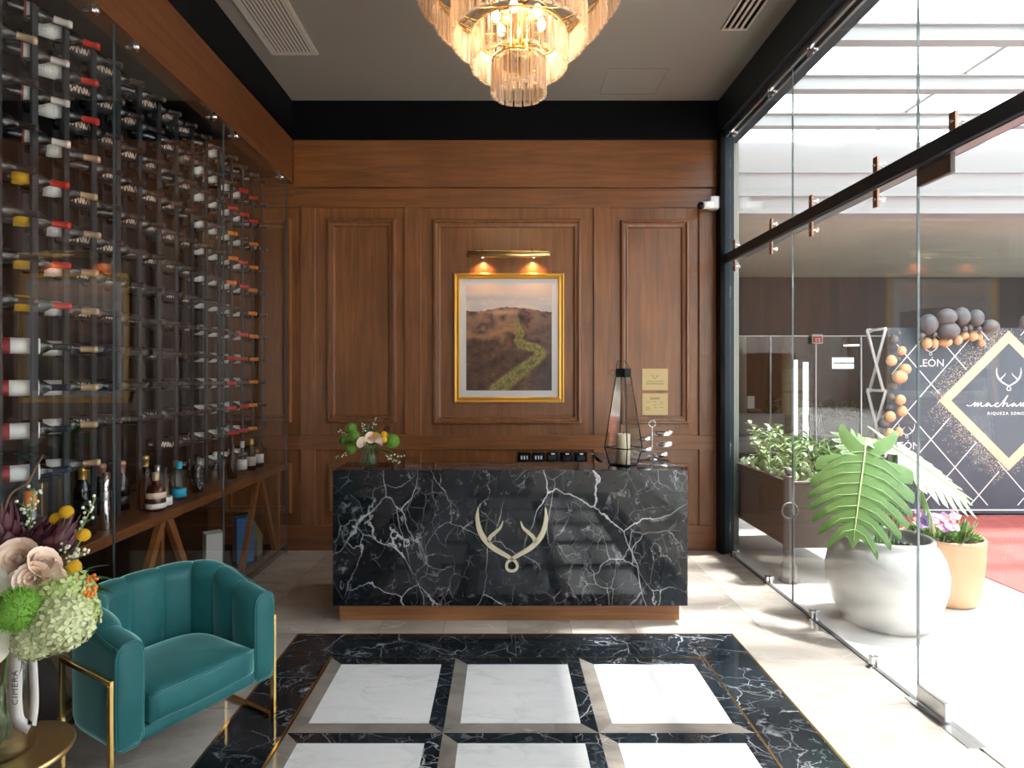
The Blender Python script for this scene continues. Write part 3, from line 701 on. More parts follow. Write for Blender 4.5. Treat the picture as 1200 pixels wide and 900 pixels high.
# steel jigger, glass dish
t = thing('jigger', 'tall polished steel double cone jigger on the walnut ledge', 'bar tool', (-2.13, 3.17, LZ+0.001))
MB().lathe([(0, .001), (.032, 0), (.034, .003), (.020, .15), (.0195, .16), (.0195, .165)], 24).build('lower_cone', M['chrome'], t)
MB().lathe([(.021, .155), (.0225, .16), (.0225, .195), (.021, .20)], 24).build('collar', M['alu'], t)
MB().lathe([(.017, .20), (.027, .30), (.025, .30), (.016, .205)], 24).build('upper_cone', M['chrome'], t)
o = MB().lathe([(0, .004), (.04, .0), (.055, .01), (.068, .035), (.066, .036), (.052, .014), (.04, .008), (0, .008)], 28).build('glass_dish', M['clear'], None, (-2.115, 2.97, LZ+0.001))
tag(o, 'shallow clear glass dish on the ledge by the steel jigger', 'dish')
for i, (Y, X, w_, h_, lb) in enumerate(((3.42, -2.62, 0.11, 0.22, 'flat gold gift box behind the gold foil bottle'), (3.72, -2.62, 0.09, 0.26, 'narrow gold gift box behind the steel jigger'))):
    o = thing('gift_box', lb, 'box', (X, Y, LZ+.001), group='gold gift boxes on the ledge')
    MB().rbox(-.045, .045, -w_, w_, 0, h_, .003, 1, False).build('box_body', M['goldcard'], o)
    MB().rbox(-.047, .047, -w_-.002, w_+.002, h_-.03, h_+.002, .003, 1, False).build('box_lid', M['brass_sat'], o)

# boxes stored under the ledge
def carton(label, px, py, Y, sx, sy, h, rz, mat, name='carton', lid=True):
    X = xat(px, Y); o = thing(name, label, 'box', (X, Y, 0.056), rz, 'boxes stored under the ledge')
    MB().rbox(-sx/2, sx/2, -sy/2, sy/2, 0, h*(0.62 if lid else 1)-.001, .003, 1, False).build('box_body', M[mat], o)
    if lid: MB().rbox(-sx/2, sx/2, -sy/2, sy/2, h*.62, h, .003, 1, False).build('box_lid', M[mat], o)
    return o
carton('white marbled upright bottle carton under the ledge', 250, 660, 4.60, .13, .13, .38, radians(38), 'whitecard')
carton('bright blue upright bottle carton under the ledge', 285, 660, 5.10, .14, .13, .38, radians(40), 'blue')
o = carton('low cream carton with a flap seam behind the teal armchair', 205, 660, 4.35, .26, .30, .15, radians(8), 'cream', lid=False)
MB().bar((.131, -.14, .03), (.131, .14, .13), .002, .006).build('flap_seam', M['tanfoil'], o)
carton('low black carton under the ledge beside the armchair back', 150, 660, 3.65, .30, .38, .22, 0, 'charcoal', lid=False)
o = thing('carton', 'small olive wedge shaped carton right of the blue one', 'box', (-2.22, 5.29, .056), 0, 'boxes stored under the ledge')
MB().prism([(-.05, -.05), (.05, -.05), (.05, .05), (-.05, .05)], 0, .16).build('box_body', M['olive'], o)
MB().add([(-.05, -.05, .161), (.05, -.05, .161), (.05, .05, .161), (-.05, .05, .161), (0, 0, .30)], [(0, 1, 4), (1, 2, 4), (2, 3, 4), (3, 0, 4), (3, 2, 1, 0)]).build('box_lid', M['olive'], o)
o = thing('bottle', 'dark wine bottle standing on the alcove floor at the far end', 'bottle', (-2.16, 5.47, .056))
MB().lathe([(a*1.0, b_) for a, b_ in CHAMP], 18).build('body', M['bottle'], o); MB().lathe(CFOIL, 14).build('foil', M['darkfoil'], o); MB().lathe(lab(.0445, .05, .12), 18).build('bottle_label', M['charcoal'], o)

# ================================================================== RIGHT GLASS FRONT
trim3 = MB().box(2.01, 2.28, YN, YB+0.2, 3.92, ZC+0.28).build('trim_3', M['steel_blue'])
tag(trim3, 'dark steel edge beam above the glass front', 'beam', kind='structure')
trim4 = thing('trim_4', 'dark steel post where the glass front meets the back wall', 'post', kind='structure')
MB().box(2.005, 2.045, YB-0.12, YB+0.1, 0, 3.92).build('post_inner', M['black'], trim4)
MB().box(2.045, 2.135, YB-0.10, YB+0.2, 0, 3.92).build('post_outer', M['steel_blue'], trim4)
win1 = struct('window_1', 'tall frameless glass front facing the bright walkway', 'window')
JR = [YB-0.10, 4.305, 3.003]
JR2 = [1.75, 0.5, -0.75, -2.0, -3.25, YN]
ys = JR+JR2
for a, b2 in zip(ys, ys[1:]):
    MB().box(XR-0.006, XR+0.006, b2+0.0018, a-0.0018, 2.775, 3.90).build('glass_panel', M['glass'], win1)
    if not (a == 3.003): MB().box(XR-0.006, XR+0.006, b2+0.0018, a-0.0018, 0.012, 2.69).build('glass_panel', M['glass'], win1)
MB().rbox(2.045, 2.155, YN, YB-0.05, 2.692, 2.772, .004, 1, False).build('transom', [M['steel_blue']], win1)
MB().box(2.07, 2.13, YN, YB-0.1, 2.686, 2.693).build('transom_underside', M['alu'], win1)
ch = MB().box(2.06, 2.08, YN, YB-0.10, 3.86, 3.925); ch.box(2.12, 2.14, YN, YB-0.1, 3.86, 3.925); ch.build('head_channel', M['alu'], win1)
MB().box(2.085, 2.115, 3.01, YB-0.1, -0.002, 0.006).build('sill_seal', PR('sill_seal', (.1, .1, .1), .5), win1)
for y in (4.305, 3.003):
    MB().box(XR-.0065, XR+.0065, y-.0016, y+.0016, 2.78, 3.9).build('glass_joint', M['glass_edge'], win1)
    MB().box(XR-.0065, XR+.0065, y-.0016, y+.0016, .012, 2.69).build('glass_joint', M['glass_edge'], win1)
# copper clamp plates with star bolts at the transom, chrome ones at floor and head
def clamp(zs):
    mb = MB(); mb.box(-.02, -.008, -.02, .02, 0 if zs > 0 else -.1, .1 if zs > 0 else 0)
    return mb
def star():
    mb = MB()
    for k in range(6):
        a = pi*k/3; mb.tube([(.012, .0, 0), (.03, .018*cos(a), .018*sin(a))], .0035, 6)
    mb.tube([(-.03, 0, 0), (.035, 0, 0)], .008, 8); return mb
cps = cms = st0 = None
for y in (5.35, 4.62, 4.02, 3.32, 2.75):
    for zz, s_ in ((2.772, 1), (2.692, -1)):
        if y == 2.75 and s_ < 0: continue
        o = clamp(s_).build('clamp_plate', M['copper'], win1, (XR, y, zz))
        q = star().build('star_bolt', M['chrome'], o, (0, 0, .055*s_))
for y in (5.40, 4.70, 4.02, 3.36):
    mb = MB(); mb.box(-.022, -.007, -.018, .018, .0, .06); mb.box(.007, .022, -.018, .018, 0, .06); mb.box(-.035, -.007, -.02, .02, 0, .008)
    o = mb.build('floor_clamp', M['chrome'], win1, (XR, y, 0)); star().build('star_bolt', M['chrome'], o, (.01, 0, .042))
for y in (5.40, 4.62, 4.02, 3.3):
    mb = MB(); mb.box(-.03, -.007, -.022, .022, -.11, .0); mb.tube([(-.045, 0, -.06), (-.03, 0, -.06)], .016, 10)
    o = mb.build('head_clamp', M['chrome'], win1, (XR, y, 3.93)); star().build('star_bolt', M['chrome'], o, (.0, 0, -.06))
door = struct('door_1', 'frameless glass door in the glass front with steel patch fittings', 'door')
MB().box(XR-.006, XR+.006, 1.753, 2.997, .012, 2.688).build('glass_panel', M['glass'], door)
MB().rbox(XR-.016, XR+.016, 2.80, 2.995, .012, .095, .003, 1, False).build('patch_fitting', M['alu'], door)
MB().rbox(XR-.013, XR+.013, 2.77, 2.995, 2.60, 2.688, .003, 1, False).build('patch_fitting', M['planter'], door)
MB().box(XR-.045, XR+.045, 2.62, 3.04, -.001, .004).build('floor_spring_cover', M['alu'], door)

# security camera on the post
t = thing('security_camera', 'small white security camera on the dark post by the ceiling', 'camera', (2.0, YB-0.06, 3.24))
MB().rbox(-.085, .005, -.045, .045, -.045, .075, .012, 2).build('junction_box', M['white_plastic'], t)
cb = MB(); cb.tube([(-.07, -.02, -.005), (-.18, -.09, -.03)], .036, 14); cb.build('camera_body', M['white_plastic'], t)
cb = MB(); cb.tube([(-.175, -.086, -.029), (-.198, -.102, -.034)], .033, 14); cb.build('lens', M['black_plastic'], t)

# ================================================================== RECEPTION DESK
desk = thing('reception_desk', 'black marble reception desk with white veins on a wood plinth', 'desk')
DX0, DX1, DY, DZ0, DZ1 = -1.131, 1.221, 3.93, 0.123, 1.022
MB().rbox(DX0, DX1, DY, DY+.03, DZ0, DZ1, .002, 1, False).build('front_slab', M['m_dark'], desk)
MB().rbox(DX0, DX1, DY+.0305, DY+.345, DZ1-.03, DZ1, .002, 1, False).build('counter_top', M['m_dark'], desk)
MB().rbox(.72, DX1, DY+.3455, 4.86, DZ1-.03, DZ1, .002, 1, False).build('return_top', M['m_dark'], desk)
MB().rbox(DX0, DX0+.03, DY+.0305, DY+.345, DZ0, DZ1-.031, .002, 1, False).build('side_slab', M['m_dark'], desk)
MB().rbox(DX1-.03, DX1, DY+.0305, 4.86, DZ0, DZ1-.031, .002, 1, False).build('side_slab', M['m_dark'], desk)
MB().box(DX0+.03, DX1-.03, DY+.0305, DY+.06, DZ0, DZ1-.031).build('carcass', M['black'], desk)
MB().box(-1.105, 1.186, 4.0, 4.40, 0.0, DZ0).build('plinth', M['oak'], desk)
MB().rbox(-1.0, .72, 4.28, 4.75, .72, .75, .002, 1, False).build('work_top', M['wood_h'], desk)
MB().box(-1.0, -.97, 4.28, 4.74, 0, .72).build('work_top_leg', M['wood_v'], desk)
# antler emblem
ANT_MAIN = [(165, 125), (158, 220), (172, 320), (215, 415), (290, 500), (370, 553), (440, 592), (489, 622)]
ANT_BR = [(262, 462), (282, 412), (330, 366), (378, 322), (402, 262)]
ANT_LOOP = [(489, 622), (448, 652), (436, 692), (450, 724), (487, 736), (524, 724), (540, 692), (526, 652), (489, 622)]
def antler(mb, cx, cz, y, s, wk, th):
    def P(u, v, d): return (cx+(u-487)*s, y-d, cz-(v-620)*s)
    for sg in (1, -1):
        def mir(pts): return [(p[0], p[1]) if sg > 0 else (974-p[0], p[1]) for p in pts]
        a = [(p.x, p.y) for p in smooth_path([(q[0], q[1], 0) for q in mir(ANT_MAIN)], 5)]
        mb.ribbon(a, [max(6, v)*wk for v in lerp_list([6, 34, 46, 50, 48, 42, 36, 28], len(a))], th, P)
        a = [(p.x, p.y) for p in smooth_path([(q[0], q[1], 0) for q in mir(ANT_BR)], 5)]
        mb.ribbon(a, [max(6, v)*wk for v in lerp_list([34, 36, 30, 22, 8], len(a))], th, P)
    a = [(p.x, p.y) for p in smooth_path([(q[0], q[1], 0) for q in ANT_LOOP], 6)]
    mb.ribbon(a, 25*wk, th, P)
mb = MB(); antler(mb, .055, .437, DY-.0005, .000691, 1.0, .012); mb.build('antler_emblem', M['champagne'], desk)

# lantern with candle
lan = thing('lantern', 'tall faceted black wire and glass lantern on the desk', 'lantern', (xat(730.5, 4.17), 4.17, DZ1+.001))
LV = [(.098, 0.006), (.132, .122), (.054, .615), (.054, .675)]
def corner(k, i):
    a = -pi/2+pi/2*k; r, z = LV[i]; return Vector((r*cos(a), r*sin(a), z))
fm = MB()
for k in range(4):
    for i in (0, 1): fm.tube([corner(k, i), corner(k, i+1)], .0042, 6)
    for i in (0, 1): fm.tube([corner(k, i), corner((k+1) % 4, i)], .0042, 6)
fm.build('frame', M['black_plastic'], lan)
cp = MB(); vs = [corner(k, i) for i in (2, 3) for k in range(4)]
cp.add(vs, [(3, 2, 1, 0), (4, 5, 6, 7)]+[(k, (k+1) % 4, 4+(k+1) % 4, 4+k) for k in range(4)]); cp.build('cap', M['black_plastic'], lan)
MB().prism([(.094*cos(pi/2*k), .094*sin(pi/2*k)) for k in range(4)], 0.0, .006).build('base_plate', M['black_plastic'], lan)
for k in range(4):
    for i in (0, 1):
        if k == 3 and i == 1: continue          # one tall side is left open
        g = MB(); a_, b_, c_, d_ = corner(k, i), corner((k+1) % 4, i), corner((k+1) % 4, i+1), corner(k, i+1)
        nn = (b_-a_).cross(d_-a_).normalized()*.0012
        g.add([a_, b_, c_, d_, a_-nn, b_-nn, c_-nn, d_-nn], [(0, 1, 2, 3), (7, 6, 5, 4), (0, 4, 5, 1), (1, 5, 6, 2), (2, 6, 7, 3), (3, 7, 4, 0)]); g.build('glass_panel', M['lantern_glass'], lan)
hd = MB(); hd.tube([(-.05-.03*sin(pi*i/12)*1 + .1*i/12*1.0+ (.03*sin(pi*i/12) if i > 6 else 0), 0, .66+.07*sin(pi*i/12)) for i in range(13)], .0025, 6); hd.tube([(-.075+.02*cos(2*pi*i/12), 0, .645+.02*sin(2*pi*i/12)) for i in range(12)], .0015, 5, closed=True)
hd.build('handle', M['black_plastic'], lan)
o = thing('candle', 'thick ivory pillar candle standing inside the glass lantern', 'candle', lan.location+Vector((0, 0, .008)))
MB().lathe([(0, 0), (.045, 0), (.047, .003), (.047, .205), (.043, .21), (.02, .204), (0, .203)], 28).build('wax', M['candle'], o)
MB().tube([(0, 0, .2), (.001, 0, .222)], .0015, 5).build('wick', M['black_plastic'], o)

# silver trinket stand
t = thing('trinket_stand', 'silver stand with leaf shaped dishes behind the lantern', 'stand', (xat(764, 4.45), 4.45, DZ1+.001))
MB().lathe([(0, 0), (.05, 0), (.05, .004), (.02, .012), (.006, .02), (0, .02)], 20).build('base', M['chrome'], t)
MB().tube([(0, 0, .01), (.002, 0, .24)], .004, 8).build('stem', M['white_plastic'], t)
MB().tube([(.002+.025*cos(2*pi*i/14), 0, .265+.025*sin(2*pi*i/14)) for i in range(14)], .003, 6, closed=True).build('top_ring', M['chrome'], t)
for (dx, dz, s_) in ((-.06, .15, .055), (.085, .19, .075), (.09, .11, .065), (-.055, .07, .06), (.06, .035, .06)):
    d = MB(); d.ball((dx, random.uniform(-.01, .01), dz), s_, 14, 7, (1, .7, .34)); d.ball((dx+s_*.45, -.01, dz+.012), s_*.5, 10, 6, (1, .8, .4)); d.tube([(0, 0, dz-.01), (dx*.7, 0, dz-.005)], .003, 6)
    d.build('leaf_dish', M['chrome'], t)

# power outlets on the back wall
for i in range(5):
    X = wx(614.5+i*16.6)
    t = thing('power_outlet', f'black wall power outlet, {ORD[i+1]} from the left in the row above the desk', 'outlet', (X, YB+0.024, wz(535.5)), group='black outlets above the desk')
    MB().rbox(-.06, .06, -.028, 0, -.046, .046, .006, 2, False).build('plate', M['black_plastic'], t)
    if i < 2:
        for k in (-1, 0, 1): MB().box(-.006+k*.026, .006+k*.026, -.0295, -.028, -.022, .012).build('slot', M['white_print'], t)
    else:
        MB().rbox(-.012, .02, -.0295, -.028, .022, .036, .0005, 1, False).build('indicator', M['white_print'], t)
        MB().box(-.035, .035, -.029, -.028, -.03, .01).build('socket_face', M['charcoal'], t)
# ================================================================== PICTURE, LIGHT, PLAQUES
pic = thing('framed_picture', 'gold framed landscape print of a winding green valley', 'picture', (wx(596.5), YB+0.024, wz(396)))
pw, ph = wx(661)-wx(532), wz(320)-wz(472)
FP = [(0, 0), (0, .028), (.008, .034), (.02, .030), (.026, .022), (.044, .026), (.05, .018), (.055, .012)]
mb = MB(); vs = []
for (sx, sz) in ((-1, -1), (1, -1), (1, 1), (-1, 1)):
    for d, h in FP: vs.append((sx*(pw/2-d), -h-.003, sz*(ph/2-d)))
k = len(FP); fs = []
for i in range(4):
    j = (i+1) % 4
    for q in range(k-1): fs.append((i*k+q, j*k+q, j*k+q+1, i*k+q+1))
mb.add(vs, fs); mb.build('frame', M['gold_frame'], pic)
bd = MB()
for e in range(4):
    for q in range(56 if e % 2 == 0 else 66):
        f_ = (q+.5)/(56 if e % 2 == 0 else 66)-.5
        p = (f_*(pw-.03), -.037, (ph/2-.012)*(1 if e == 0 else -1)) if e % 2 == 0 else ((pw/2-.012)*(1 if e == 1 else -1), -.037, f_*(ph-.03))
        bd.box(p[0]-.005, p[0]+.005, p[1]-.002, p[1]+.004, p[2]-.005, p[2]+.005)
bd.build('frame_beading', M['gold_frame'], pic)
MB().box(-pw/2+.05, pw/2-.05, -.012, -.008, -ph/2+.05, ph/2-.05).build('mount', M['mat'], pic)
aw, ah = (647-546)*S5*.995, (458-333)*S5*.995; az = wz(395.5)-wz(396)
def fbm(x, y, o=4): return noise.fractal(Vector((x, y, 3.3)), 0.7, 2.1, o)
RIV = [(.60, .33, .02), (.60, .40, .03), (.64, .46, .035), (.60, .53, .04), (.66, .57, .045), (.82, .60, .05), (.88, .65, .055), (.80, .72, .06), (.66, .80, .065), (.52, .89, .075), (.36, 1.0, .09)]
def river(u, v):
    best = 9
    for a, b_ in zip(RIV, RIV[1:]):
        dx, dy = b_[0]-a[0], b_[1]-a[1]; t_ = max(0, min(1, ((u-a[0])*dx+(v-a[1])*dy)/(dx*dx+dy*dy)))
        d = math.hypot(u-a[0]-t_*dx, (v-a[1]-t_*dy)*1.25)/(a[2]+(b_[2]-a[2])*t_); best = min(best, d)
    return best
def mixc(a, b_, t_): t_ = max(0, min(1, t_)); return tuple(x+(y-x)*t_ for x, y in zip(a, b_))
def lin(c): return tuple((q/255)**2.2 for q in c)
def paint(u, v):
    hz = .235+.02*sin(u*7+1)+.012*fbm(u*6, 0)
    if v < hz:
        c = mixc((212, 190, 178), (196, 190, 192), v/.2+.25*fbm(u*3, v*9))
        c = mixc(c, (150, 158, 176), (.55-abs(v-.13-.02*fbm(u*4, 2))*14)*(1.15-u))
        return mixc(c, (226, 206, 190), (fbm(u*4+3, v*14)-.05)*1.2+(v-.18)*4)
    d = (v-hz)/(1-hz)
    c = mixc((140, 108, 96), (92, 66, 54), d*1.6)
    r = fbm(u*7+1, v*11, 6)
    c = mixc(c, (60, 42, 36), max(0, r)*1.3); c = mixc(c, (165, 122, 88), max(0, -r-.05)*1.2*(1-d*.5))
    c = mixc(c, (205, 165, 130), max(0, .9-math.hypot((u-.4)*3, (v-.26)*22)))
    if u > .6: c = mixc(c, (70, 66, 72), (u-.6)*1.6*(.4+d))
    ridge = .44+.16*u*u+.05*sin(u*9); c = mixc(c, (170, 125, 84), max(0, 1-abs(v-ridge)*24)*(u < .62)*.8)
    if v > ridge+.05 and u < .55: c = mixc(c, (86, 64, 52), .35+.25*sin(v*34+u*20+3*fbm(u*5, v*5)))
    q = river(u, v)
    if q < 1.5: c = mixc((122, 112, 66) if fbm(u*40, v*40) > -.1 else (150, 140, 82), c, (q-.9)*2.2)
    if q < .3 and fbm(u*30, v*30) > .1: c = mixc(c, (92, 84, 52), .7)
    return c
gu, gv = 130, 160; vs = []; cols = []
for j in range(gv+1):
    for i in range(gu+1):
        u, v = i/gu, j/gv; vs.append(((u-.5)*aw, -.0125, az+(.5-v)*ah)); cols.append((*lin(paint(u, v)), 1))
mb = MB(); mb.add(vs, [(j*(gu+1)+i, (j+1)*(gu+1)+i, (j+1)*(gu+1)+i+1, j*(gu+1)+i+1) for j in range(gv) for i in range(gu)])
o = mb.build('landscape_print', M['print'], pic)
ca = o.data.color_attributes.new('print', 'FLOAT_COLOR', 'POINT'); ca.data.foreach_set('color', [q for c in cols for q in c])

pl = thing('picture_light', 'slim brass picture light above the gold framed landscape', 'lamp', (wx(595.5), YB+0.024, wz(302)))
hw = (643-548)/2*S5
mb = MB(); mb.tube([(-hw, -.16, 0), (hw, -.16, 0)], .024, 16); mb.build('shade', M['brass_sat'], pl)
MB().tube([(-hw*.98, -.15, .03), (hw*.98, -.15, .03)], .008, 8).build('rail', M['brass'], pl)
for x in (-.24, .22):
    MB().tube([(x, -.15, .03), (x, -.12, .06), (x, -.0, .06)], .006, 8).build('arm', M['brass'], pl)
MB().rbox(-.3, .3, -.012, 0, .045, .075, .003, 1, False).build('wall_plate', M['brass_sat'], pl)
for x in (-.235, .235):
    MB().ball((x, -.145, -.016), .011, 10, 6).build('bulb', M['led'], pl)
    ld = bpy.data.lights.new('picture_light_bulb', 'SPOT'); ld.energy = 2.6; ld.color = (1.0, .52, .18); ld.spot_size = radians(125); ld.spot_blend = 0.9; ld.shadow_soft_size = .015
    lo = bpy.data.objects.new('picture_light_bulb', ld); C.objects.link(lo); lo.parent = pl; lo.location = (x, -.075, -.03); lo.rotation_euler = Vector((0, .35, -1)).to_track_quat('-Z', 'Y').to_euler()

def plaque(label, q0, q1):
    t = thing('wall_plaque', label, 'plaque', (wx(768), YB+.024, (wz(q0)+wz(q1))/2), group='gold plaques beside the desk')
    w_, h_ = 30.5*S5, wz(q0)-wz(q1)
    MB().rbox(-w_/2, w_/2, -.01, 0, -h_/2, h_/2, .0015, 1, False).build('plate', M['plaque'], t); return t, w_, h_
eng = PR('engraving', (0.22, 0.15, 0.06), 0.6)
t, w_, h_ = plaque('upper gold wall plaque with an engraved emblem and name', 432, 457.5)
mb = MB(); antler(mb, 0, .012, -.0102, .00009, 1.2, .0004); mb.build('emblem', eng, t)
text('CAPRICORNIO', .026, t, (0, -.0104, -.028), (pi/2, 0, 0), eng, ext=.0003)
MB().box(-.085, .085, -.0108, -.010, -.045, -.038).build('engraved_line', eng, t)
t, w_, h_ = plaque('lower gold wall plaque with a small engraved table of lines', 461, 486.5)
mb = MB(); mb.box(-.05, .045, -.0106, -.01, .055, .062); mb.box(-.045, .045, -.0106, -.01, .044, .050)
for (x0, x1, z) in ((-.09, -.045, .02), (-.02, .02, .02), (.045, .08, .02), (-.09, -.055, -.03), (-.09, -.045, -.045), (-.09, -.045, -.055), (-.015, .015, -.01), (-.01, .015, -.035), (.04, .08, .002), (.04, .08, -.03)):
    mb.box(x0, x1, -.0106, -.01, z, z+.004)
mb.build('engraved_lines', eng, t)

# ================================================================== CHANDELIER
chd = thing('chandelier', 'tiered crystal prism chandelier with warm bulbs and gold hub', 'chandelier', (xat(608, 3.2), 3.2, 3.165))
TIERS = [(.142, 0.0, 17), (.252, .145, 30), (.362, .285, 43), (.462, .395, 55), (.545, .51, 65)]
cr0 = MB(); w_, d_, h_ = .0205, .010, .165
for sy in (-1, 1):          # faceted prism: each broad face has a bevelled border round a sunk panel
    o8 = [(-w_, sy*d_*.55, 0), (w_, sy*d_*.55, 0), (w_, sy*d_*.55, h_), (-w_, sy*d_*.55, h_)]
    m8 = [(-w_*.72, sy*d_, .008), (w_*.72, sy*d_, .008), (w_*.72, sy*d_, h_-.008), (-w_*.72, sy*d_, h_-.008)]
    i8 = [(-w_*.38, sy*d_*.45, .022), (w_*.38, sy*d_*.45, .022), (w_*.38, sy*d_*.45, h_-.022), (-w_*.38, sy*d_*.45, h_-.022)]
    cr0.add(o8+m8+i8, [(k, (k+1) % 4, 4+(k+1) % 4, 4+k) for k in range(4)]); cr0.cur = 1; cr0.add(m8+i8, [(k, (k+1) % 4, 4+(k+1) % 4, 4+k) for k in range(4)]+[(4, 5, 6, 7)]); cr0.cur = 0
cr0.add([(x, y, z) for x in (-w_, w_) for y in (-d_*.55, d_*.55) for z in (0, h_)], [(0, 1, 3, 2), (4, 6, 7, 5), (0, 2, 6, 4), (1, 5, 7, 3)])
cro = None
for ti, (r, z, n) in enumerate(TIERS):
    MB().tube([(r*cos(2*pi*i/40), r*sin(2*pi*i/40), z+.180) for i in range(40)], .006, 6, closed=True).build('tier_ring', M['brass'], chd)
    for i in range(n):
        a = 2*pi*(i+.5)/n-pi/2
        if cro is None: cro = cr0.build('crystal', [M['crystal'], M['crystal_clear']], chd, (r*cos(a), r*sin(a), z)); cro.rotation_euler = (0, 0, a+pi/2)
        else: share(cro, chd, (r*cos(a), r*sin(a), z+random.uniform(-.002, .002)), (random.uniform(-.03, .03), 0, a+pi/2+random.uniform(-.12, .12)))
MB().lathe([(0, .17), (.11, .17), (.11, .19), (.05, .195), (.045, .40), (.09, .41), (.09, .44), (.03, .45), (.03, .75)], 24).build('hub', M['brass'], chd)
MB().tube([(0, 0, .7), (0, 0, ZC-3.165-.03)], .014, 10).build('rod', M['brass'], chd)
MB().lathe([(0, -.05), (.10, -.05), (.12, -.02), (.12, 0)], 28, (0, 0, ZC-3.165-.001)).build('canopy', M['brass'], chd)
sp = MB()
for i in range(8):
    a = 2*pi*i/8
    for (r, z, n) in TIERS: sp.tube([(0.03*cos(a), .03*sin(a), z+.19 if z > .1 else .19), (r*cos(a), r*sin(a), z+.185)], .004, 5)
tag(sp.build('spokes', M['brass'], chd), kind='stuff')
for i in range(6):
    a = 2*pi*i/6+.3; r = .13
    MB().ball((r*cos(a), r*sin(a), .40), .024, 10, 8, (1, 1, 1.4)).build('bulb', M['bulb'], chd)
for i in range(3):
    a = 2*pi*i/3+.5
    ld = bpy.data.lights.new('chandelier_bulb', 'POINT'); ld.energy = 2.0; ld.color = (1.0, .74, .48); ld.shadow_soft_size = .05
    lo = bpy.data.objects.new('chandelier_bulb', ld); C.objects.link(lo); lo.parent = chd; lo.location = (.2*cos(a), .2*sin(a), .36)

# ================================================================== ARMCHAIR
chair = thing('armchair', 'teal velvet barrel armchair with channel tufting and gold frame', 'armchair', (-1.29, 2.546, 0), radians(59.3))
A_, Y0_, B_ = .30, .22, .27
def sgn_pow(v, p): return math.copysign(abs(v)**p, v)
def path(n_str=18, n_arc=144):
    pts = []
    for i in range(n_str): pts.append(Vector((-A_, Y0_*i/n_str, 0)))
    for i in range(n_arc+1):
        th = pi-pi*i/n_arc; pts.append(Vector((A_*sgn_pow(cos(th), .72), Y0_+B_*abs(sin(th))**.72, 0)))
    for i in range(1, n_str+1): pts.append(Vector((A_, Y0_-Y0_*i/n_str, 0)))
    return pts
PT = path(); NP = len(PT)
ln = [0]
for a, b2 in zip(PT, PT[1:]): ln.append(ln[-1]+(b2-a).length)
TOT = ln[-1]
def nrm_at(i):
    t_ = (PT[min(i+1, NP-1)]-PT[max(i-1, 0)]).normalized(); return Vector((-t_.y, t_.x, 0))   # outward: left of travel
def hgt(y):
    q = max(0, min(1, y/.44)); q = q*q*(3-2*q); return .622+.095*q
mb = MB(); rows = []; NCH = 9
for i in range(NP):
    n_ = nrm_at(i); p = PT[i]; h = hgt(p.y); s_ = ln[i]/TOT
    sc_ = .022*abs(sin(pi*NCH*s_))**.5
    prof = [(.030, .215), (.046, .222), (.052, .25), (.053, .40), (.052, h-.045), (.046, h-.018), (.028, h-.002+sc_*.3), (.0, h+.002+sc_*.35), (-.026-sc_*.3, h-.004+sc_*.2), (-.044-sc_, h-.024), (-.050-sc_, h-.06), (-.050-sc_, .46), (-.048-sc_*.6, .36), (-.048, .24), (-.03, .215)]
    rows.append([p+n_*o_+Vector((0, 0, z_)) for o_, z_ in prof])
k = len(rows[0]); vs = [q for r_ in rows for q in r_]; fs = []
for i in range(NP-1):
    for j in range(k): fs.append((i*k+j, i*k+(j+1) % k, (i+1)*k+(j+1) % k, (i+1)*k+j))
mb.add(vs, fs, True)
for base_i, sg in ((0, 1), (NP-1, -1)):        # rounded arm fronts
    ring = rows[base_i]; c_ = sum(ring, Vector())/k
    f1 = [c_+(q-c_)*.97+Vector((0, -.010, 0)) for q in ring]; f2 = [c_+(q-c_)*.86+Vector((0, -.016, 0)) for q in ring]
    o_ = len(mb.v); mb.add(list(ring)+f1+f2, [(j, (j+1) % k, k+(j+1) % k, k+j) for j in range(k)]+[(k+j, k+(j+1) % k, 2*k+(j+1) % k, 2*k+j) for j in range(k)]+[list(range(2*k, 3*k))], True)
mb.build('tub_back', M['velvet'], chair)
for i_ in (0, NP-1):
    ring = rows[i_]; MB().tube([q+Vector((0, -.007, 0)) for q in ring], .0045, 6, closed=True).build('piping', M['velvet'], chair)
MB().tube([PT[i]+nrm_at(i)*.047+Vector((0, 0, hgt(PT[i].y)-.012)) for i in range(0, NP, 2)], .004, 6).build('piping', M['velvet'], chair)
for q in range(1, NCH):
    i_ = min(range(NP), key=lambda k_: abs(ln[k_]/TOT-q/NCH)); n_ = nrm_at(i_); h = hgt(PT[i_].y)
    MB().tube([PT[i_]+n_*o_+Vector((0, 0, z_)) for o_, z_ in ((-.050, .40), (-.0505, .46), (-.0515, h-.06), (-.046, h-.022), (-.026, h-.002), (0, h+.004))], .0032, 6).build('channel_seam', M['velvet'], chair)
